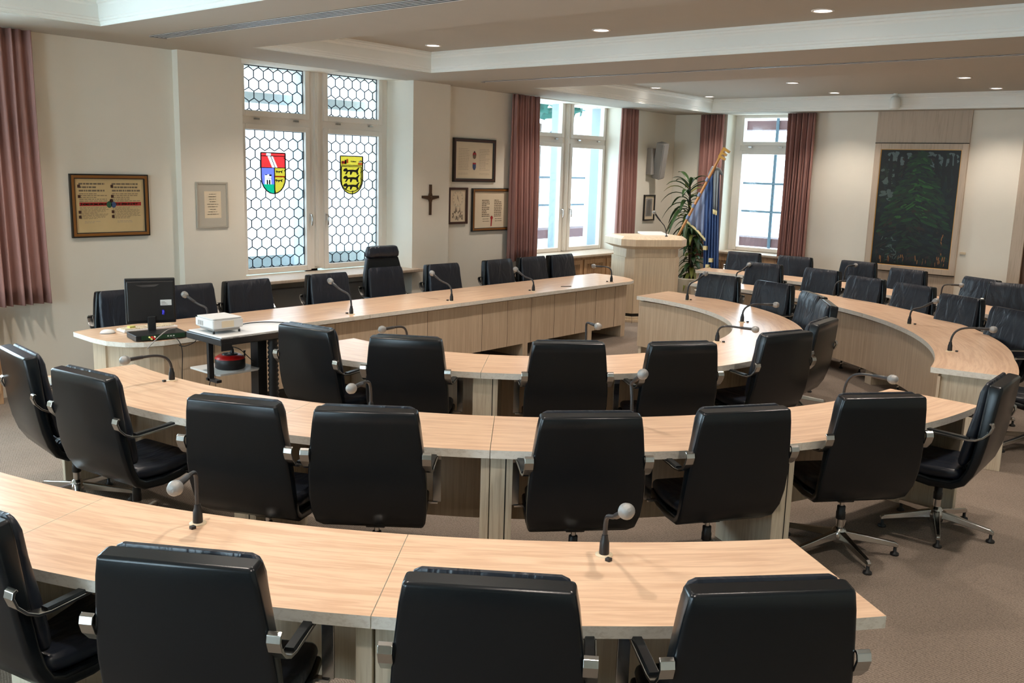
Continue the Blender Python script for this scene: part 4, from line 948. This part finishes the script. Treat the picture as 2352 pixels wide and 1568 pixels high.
for (y0_, z0_) in ((7.24, 2.06), (7.36, 1.83), (7.45, 1.655), (7.54, 1.475)):
    b = MB(); d_ = Vector((0, 7.13-7.762, 2.385-1.179)).normalized(); p = Vector(Lp(y0_, z0_, -.11)); b.tube([p-d_*.03, p+d_*.03], .028, 'flaglt', 12); b.build('sleeve_loop', t)
# cloth: rows go down the drape
def cloth(top, bot, R, n, k, amp, x0=0., fr_=None, ph=0.):
    vs = []; m = 48
    for r in range(R+1):
        v = r/R
        for i in range(m+1):
            u = i/m
            def lerp(P, u):
                q = u*(len(P)-1); a = min(int(q), len(P)-2); f = q-a; return (P[a][0]*(1-f)+P[a+1][0]*f, P[a][1]*(1-f)+P[a+1][1]*f)
            a, c = lerp(top, u), lerp(bot, u); y = a[0]*(1-v)+c[0]*v; z = a[1]*(1-v)+c[1]*v
            vs.append(Lp(y+.006*sin(u*n*6), z, x0+amp*(.2+v)*sin(u*n*2*pi+ph)))
    return vs, [(r*(m+1)+i, (r+1)*(m+1)+i, (r+1)*(m+1)+i+1, r*(m+1)+i+1) for r in range(R) for i in range(m)]
def sheet(name, par, vs, fs, k, th=.004):
    b = MB(); b.add(vs, fs, k, True); o = b.build(name, par); s = o.modifiers.new('thickness', 'SOLIDIFY'); s.thickness = th; return o
vs, fs = cloth([(7.60, 1.42), (7.42, 1.80), (7.27, 2.10), (7.20, 2.18)], [(7.60, 1.40), (7.42, 1.29), (7.26, 1.16), (7.22, 1.14)], 10, 5, 'flaglt', .022, -.02)
sheet('flag_fold', t, vs, fs, 'flaglt')
vs, fs = cloth([(7.31, 1.95), (7.20, 2.18), (7.15, 2.20), (7.08, 2.16)], [(7.24, .66), (7.16, .64), (7.06, .66), (6.985, .68)], 14, 5, 'flag', .03, -.05)
sheet('flag_cloth', t, vs, fs, 'flag')
vs, fs = cloth([(7.15, 2.2), (7.06, 2.2)], [(7.12, 1.62), (7.05, 1.60)], 8, 2, 'flaggrey', .012, -.10); sheet('ribbon', t, vs, fs, 'flaggrey')
vs, fs = cloth([(7.115, 1.62), (7.045, 1.60)], [(7.115, 1.55), (7.045, 1.53)], 2, 2, 'fringe', .006, -.105); sheet('ribbon_fringe', t, vs, fs, 'fringe')
b = MB(); b.tube([Lp(7.60, 1.40, -.03), Lp(7.42, 1.285, -.03), Lp(7.235, 1.13, -.04)], .018, 'fringe', 8)
for y, z in ((7.21, 1.02), (7.15, .74), (7.10, .84), (7.12, .70)): b.box(-.11, -.06, y-8.30-.025, y-8.30+.03, z-.03, z+.03, 'fringe')
b.build('fringe', t)
b = MB(); b.tube([Lp(7.26, 2.12, -.02), Lp(7.18, 2.22, -.04), Lp(7.10, 2.20, -.05), Lp(7.02, 2.14, -.05)], [.03, .055, .045, .012], 'flaggrey', 10); b.build('bow', t)
b = MB(); b.lathe([(.17, 0), (.17, .03), (.05, .06), (.035, .16), (.03, .30)], 'blackmt', 20, (-.11, -.02)); b.build('stand', t)

# ================================================================== PLANT
t = thing('potted_plant', 'tall dark green leafy plant in a cream pot behind the lectern', 'potted plant', (13.4, 7.72, 0))
b = MB(); b.lathe([(.17, 0), (.20, .02), (.24, .46), (.25, .48), (.22, .48), (.21, .44)], 'pot', 28); pot = b.build('pot', t)
b = MB(); b.lathe([(.21, .43), (.212, .44)], 'soil', 24); b.build('soil', t)
PR = random.Random(11)
for (sx, sy, top) in ((0, .10, 1.98), (-.03, -.02, 1.25), (.05, .02, .95)):
    b = MB(); b.tube([(sx, sy*.3, .42), (sx*1.4, sy*.6, top*.6), (sx*1.2, sy+.02, top)], .016, 'stem', 8); b.build('stem', t)
def leaf(b, P0, az, L, w, rise, droop, k):
    P = Vector(P0); dx, dy = cos(az), sin(az); seg = 7; vs = []
    for i in range(seg+1):
        s = i/seg; r = L*s*(1-.12*s); z = rise*s*L*1.4-droop*s*s*L*1.3; hw = w*(sin(pi*min(1, s*.92+.06)))**.8
        c = P+Vector((dx*r, dy*r, z)); n = Vector((-dy, dx, 0)); vs += [c-n*hw+Vector((0, 0, hw*.35)), c, c+n*hw+Vector((0, 0, hw*.35))]
    fs = [(i*3+j, i*3+j+1, (i+1)*3+j+1, (i+1)*3+j) for i in range(seg) for j in range(2)]; b.add(vs, fs, k, True)
def crown(n, zlo, zhi, c, L0, L1, rise, name='foliage'):
    b = MB()
    for i in range(n):
        z = zlo+(zhi-zlo)*i/n; az = i*2.4+PR.uniform(-.3, .3); q = i/n
        leaf(b, (c[0], c[1], z), az, PR.uniform(L0, L1)*(1-.25*q), .034+.010*PR.random(), rise+.6*q, 1.0-.5*q, 'leafy' if PR.random() < .22 else 'leaf')
    o = b.build(name, t); s = o.modifiers.new('thickness', 'SOLIDIFY'); s.thickness = .0015
crown(38, 1.42, 2.00, (.0, .12), .40, .60, .2); crown(30, 1.22, 1.50, (-.01, .06), .30, .45, .2); crown(34, 1.05, 1.30, (-.03, .0), .26, .40, .3); crown(46, .50, .98, (.02, .0), .24, .38, .25)

# ================================================================== COMPUTER CORNER
# monitor seen from behind
dxm, dym = 3.889-3.543, 6.933-7.08; am = atan2(dym, dxm); cxm, cym = (3.889+3.543)/2, (6.933+7.08)/2
t = thing('computer_monitor', 'black flat computer monitor seen from behind on the long desk', 'monitor', (cxm, cym, .745), am)
b = MB(); b.box(-.188, .188, 0, .03, .10, .462, 'blackpl'); b.box(-.175, .175, -.022, 0, .12, .44, 'blackpl'); sc = bevel(b.build('housing', t), .006)
MT['screen'] = mat('dark_screen', (.02, .022, .025, 1), .15); MT['bluep'] = mat('blue_plug', rgb(40, 40, 190), .5)
b = MB(); b.box(-.17, .17, .030, .032, .12, .445, 'screen'); b.build('screen', t)
b = MB(); b.add([(-.11, -.024, .41), (.07, -.024, .415), (.03, -.030, .398), (-.06, -.030, .394)], [(0, 3, 2, 1)], 'blackmt'); bevel(b.build('vent_recess', sc), .0005)
b = MB(); b.box(-.03, .03, -.04, 0, 0.0, .16, 'blackpl'); bevel(b.build('neck', t), .004)
b = MB(); b.lathe([(.13, .0), (.13, .008), (.03, .016)], 'blackpl', 28, (0, 0)); foot = b.build('foot', t)
b = MB(); b.box(.07, .155, -.0245, -.0225, .245, .29, 'ltgrey'); st = b.build('sticker', t)
b = MB(); 
for i in range(3): b.box(.078, .125-.01*i, -.0252, -.0246, .252+.010*i, .255+.010*i, 'ink')
b.build('print', st)
b = MB(); b.tube([(.09, -.022, .20), (.09, -.05, .195), (.085, -.055, .175)], .010, 'bluep', 10); b.build('video_plug', t)
# black box with sockets
t = thing('set_top_box', 'black box with sockets and cables lying before the monitor', 'electronics box', (3.70, 6.885, .7425), radians(-10))
b = MB(); b.box(-.20, .20, -.10, .13, .005, .05, 'blackpl'); bevel(b.build('case', t), .006)
b = MB(); MT['pcb'] = mat('green_socket_panel', rgb(24, 60, 36), .5, var=.6)
b.box(-.16, .18, -.102, -.099, .012, .045, 'pcb'); 
for i in range(3): b.box(.04+.022*i, .052+.022*i, -.104, -.101, .026, .034, 'ltgrey')
b.build('socket_panel', t)
for x, k in ((-.08, 'dred'), (-.06, 'paper'), (-.10, 'yel'), (-.065, 'dred'), (-.085, 'yel')):
    b = MB(); z = .032 if x in (-.08, -.06, -.10) else .018
    b.tube([(x, -.098, z), (x, -.118, z), (x, -.125, z-.003)], [.007, .007, .004], k, 10); b.build('plug', t)
# keyboard, mouse, sticky notes
t = thing('keyboard', 'white computer keyboard behind the black box', 'keyboard', (3.84, 7.31, .7425), radians(-3))
b = MB(); b.box(-.23, .23, -.075, .075, 0, .02, 'ltgrey'); bevel(b.build('case', t), .006)
b = MB()
for r in range(5):
    for c in range(20): b.box(-.215+c*.0212, -.198+c*.0212, -.06+r*.025, -.040+r*.025, .02, .027, 'paper')
b.build('keys', t)
b = MB(); b.box(-.025, .025, -.02, .02, .0275, .042, 'yel'); tag(b.build('sticky_notes', None, (3.70, 7.31, .7425), (0, 0, .1)), 'yellow sticky note block on the keyboard', 'sticky notes')
t = thing('computer_mouse', 'white and grey computer mouse at the desk end', 'mouse', (3.505, 7.32, .7425), radians(-20))
b = MB(); b.lathe([(.052, 0), (.058, .008), (.05, .022), (.03, .032), (.0, .035)], 'ltgrey', 22); o = b.build('shell', t); o.scale = (1, .58, 1)
b = MB(); b.lathe([(.0595, .002), (.0595, .008)], 'grey', 22, cap=False); o = b.build('side_band', t); o.scale = (1, .58, 1)
# white cables hanging over the edge
def cable(lab, P, r, k, cat='cable'):
    Q = [Vector(p) for p in P]; out = []
    for i in range(len(Q)-1):
        p0, p1, p2, p3 = Q[max(0, i-1)], Q[i], Q[i+1], Q[min(len(Q)-1, i+2)]
        for s in range(8):
            u = s/8; out.append(.5*((2*p1)+(p2-p0)*u+(2*p0-5*p1+4*p2-p3)*u*u+(3*p1-p0-3*p2+p3)*u**3))
    out.append(Q[-1]); b = MB(); b.tube(out, r, k, 8); return tag(b.build('cable'), lab, cat, 'loose cables')
cable('pale cable looping from the monitor over the desk edge', [(3.86, 6.90, .80), (3.74, 6.80, .815), (3.62, 6.73, .78), (3.53, 6.74, .70)], .004, 'grey')
cable('black cable hanging down the pale desk front', [(3.75, 6.76, .765), (3.78, 6.72, .74), (3.80, 6.70, .66), (3.80, 6.71, .50), (3.80, 6.72, .38)], .0035, 'blackpl')
cable('black cable sagging from the right side of the black box', [(3.93, 6.745, .765), (3.92, 6.70, .72), (3.83, 6.70, .69), (3.78, 6.71, .70)], .0035, 'blackpl')

# projector table
TX0, TX1, TY0, TY1, TZ = 3.70, 4.20, 5.98, 6.46, .87
t = thing('projector_table', 'black and white height-adjustable projector stand before the long desk', 'projector stand', (TX0, TY0, 0))
w_, d_ = TX1-TX0, TY1-TY0
b = MB(); b.box(0, w_+.35, 0, d_, TZ-.065, TZ-.010, 'blackmt'); fr_ = b; bevel(b.build('tray', t), .008)
b = MB(); b.box(.015, w_+.335, .015, d_-.015, TZ-.012, TZ, 'ltgrey'); bevel(b.build('tray_top', t), .003)
b = MB(); b.box(0, .09, -.004, .0, TZ-.10, TZ-.045, 'blackmt'); b.box(w_*.3, w_+.3, .12, d_-.1, TZ-.09, TZ-.045, 'blackmt'); b.build('cross_beam', t)
px_, py_ = w_-.03, d_*.5
b = MB(); b.box(px_-.03, px_+.05, py_-.05, py_+.05, .05, TZ-.05, 'blackmt'); b.build('post', t)
b = MB(); b.lathe([(.044 if i % 2 else .034, .30+.018*i) for i in range(28)], 'blackpl', 18, (px_+.06, py_-.12)); b.build('bellows', t)
b = MB(); b.lathe([(.030, .05), (.030, .30)], 'blackpl', 16, (px_+.06, py_-.12)); b.build('lift_column', t)
b = MB(); b.tube([(px_+.13, py_, .66), (px_+.19, py_-.02, .66), (px_+.19, py_-.02, .69)], .008, 'blackpl'); b.build('crank_knob', t)
for s in (-1, 1): b = MB(); b.box(px_-.25, px_+.40, py_+s*.2-.025, py_+s*.2+.025, .02, .05, 'blackmt'); bevel(b.build('foot', t), .006)
b = MB(); b.box(px_-.02, px_+.04, py_-.2, py_+.2, .03, .06, 'blackmt'); b.build('foot_bar', t)
b = MB(); b.box(.02, .06, .20, .23, .51, TZ-.05, 'blackmt'); b.box(.02, .06, .10, .25, .51, .53, 'blackmt'); b.build('hanger', t)
b = MB(); b.prism([(.07, .20), (.09, .165), (.42, .165), (.46, .20), (.46, .56), (.07, .56)], .54, .556, 'ltgrey'); sh = bevel(b.build('shelf', t), .004)
# projector
t = thing('projector', 'white video projector on the black stand', 'projector', (3.85, 6.24, TZ+.018), radians(-3))
b = MB(); P = [(-.12, -.13), (.06, -.13), (.13, -.09), (.13, .13), (-.12, .13)]
b.prism([(-.12, -.13), (.13, -.13), (.13, .14), (-.12, .14)], 0.02, .085, 'ltgrey'); b.prism([(-.115, -.12), (.125, -.12), (.12, .135), (-.11, .135)], .085, .098, 'ltgrey'); b.prism([(-.10, -.11), (.115, -.11), (.115, .12), (-.10, .12)], 0.0, .02, 'grey'); bevel(b.build('case', t), .012, 3)
b = MB(); b.box(-.05, .05, -.1315, -.1295, .03, .078, 'paper'); b.build('front_label', t)
b = MB()
for i in range(6): b.box(-.1215, -.1195, .02+i*.014, .026+i*.014, .035, .07, 'grey')
b.build('air_grille', t)
for x, y in ((-.10, -.10), (.11, -.10), (0, .12)):
    b = MB(); b.cyl(x, y, -.018, .004, .008, 'blackpl', 12); b.build('foot', t)
cable('black power cable from the projector across the white tray', [(4.00, 6.28, TZ+.05), (4.10, 6.34, TZ+.012), (4.22, 6.38, TZ+.006), (4.35, 6.33, TZ+.006), (4.45, 6.20, TZ+.006)], .004, 'blackpl')
cable('black cable hanging below the projector shelf to the floor', [(3.80, 6.28, .53), (3.78, 6.30, .42), (3.76, 6.33, .25), (3.74, 6.35, .02)], .0035, 'blackpl')
cable('thin black cable curving down beside the lift column', [(4.50, 6.15, .83), (4.56, 6.14, .60), (4.50, 6.13, .30), (4.42, 6.13, .02)], .0035, 'blackpl')
# cable reel
t = thing('cable_reel', 'red and black cable reel on the projector shelf', 'cable reel', (3.98, 6.31, .556))
b = MB(); b.lathe([(.105, 0), (.115, .01), (.115, .07), (.11, .078)], 'blackpl', 32); b.build('drum', t)
b = MB(); b.lathe([(.114, .078), (.112, .088), (.085, .105), (.06, .108)], 'dred', 32, cap=False); b.build('red_ring', t)
b = MB(); b.lathe([(.062, .100), (.062, .112), (.05, .116)], 'mic', 28); b.build('socket_plate', t)
for i in range(3):
    a = 2.1*i+.5; b = MB(); b.lathe([(.017, .116), (.017, .120)], 'blackpl', 14, (.032*cos(a), .032*sin(a))); b.build('socket', t)
b = MB(); b.lathe([(.016, .116), (.014, .14), (.006, .165)], 'blackpl', 12, (.02, 0)); b.build('plug', t)
b = MB(); b.lathe([(.006, .08), (.006, .12), (.010, .122), (.010, .13)], 'blackpl', 10, (.105, -.04)); b.build('crank_handle', t)
cable('black cable from the reel plug up to the tray', [(4.00, 6.31, .72), (4.04, 6.26, .70), (4.12, 6.22, .61), (4.20, 6.25, .575), (4.30, 6.26, .60)], .0035, 'blackpl')

# ================================================================== OUTSIDE
def scaffold(lab, loc, rz, W_, H_, bays, boards):
    t = thing('scaffold', lab, 'scaffold', loc, rz)
    for i in range(bays+1):
        x = W_*i/bays; b = MB(); b.tube([(x, 0, -1), (x, 0, H_)], .03, 'scaf', 8); b.build('standard', t)
    for z in boards:
        b = MB(); b.box(-.2, W_+.2, .02, .5, z, z+.16, 'board'); b.build('board', t)
    for z in (1.1+.40, 1.1+.9):
        b = MB(); b.tube([(-.2, -.03, z), (W_+.2, -.03, z)], .02, 'scaf', 8); b.build('ledger', t)
    b = MB(); b.tube([(0, -.05, 1.6), (W_/bays, -.05, 2.9)], .02, 'scaf', 8); b.build('brace', t)
    return t
scaffold('steel scaffold outside the clear double window', (11.6, 10.9, 0), 0, 4.2, 4, 2, (.88, 3.45))
scaffold('steel scaffold outside the far single window', (15.9, 8.9, 0), -pi/2, 2.6, 4, 4, (.86, 2.95))
t = thing('tree', 'green tree crown glimpsed through the top of the clear window', 'tree', (17.5, 14.5, 0))
b = MB(); b.tube([(0, 0, -2), (0, 0, 3.2)], .15, 'stem', 10); b.build('trunk', t)
b = MB(); bm_r = random.Random(5)
for i in range(420):
    a, e, r = bm_r.uniform(0, 2*pi), bm_r.uniform(-1, 1), bm_r.uniform(.6, 1.0); c = Vector((cos(a)*r*1.6, sin(a)*r*1.6, 4.1+e*.7)); n = Vector((bm_r.gauss(0, 1), bm_r.gauss(0, 1), bm_r.gauss(0, 1))).normalized(); u = n.orthogonal().normalized(); v = n.cross(u)
    b.add([c+u*.22, c+v*.14, c-u*.22, c-v*.14], [(0, 1, 2, 3)], 'foliage')
b.build('crown', t)
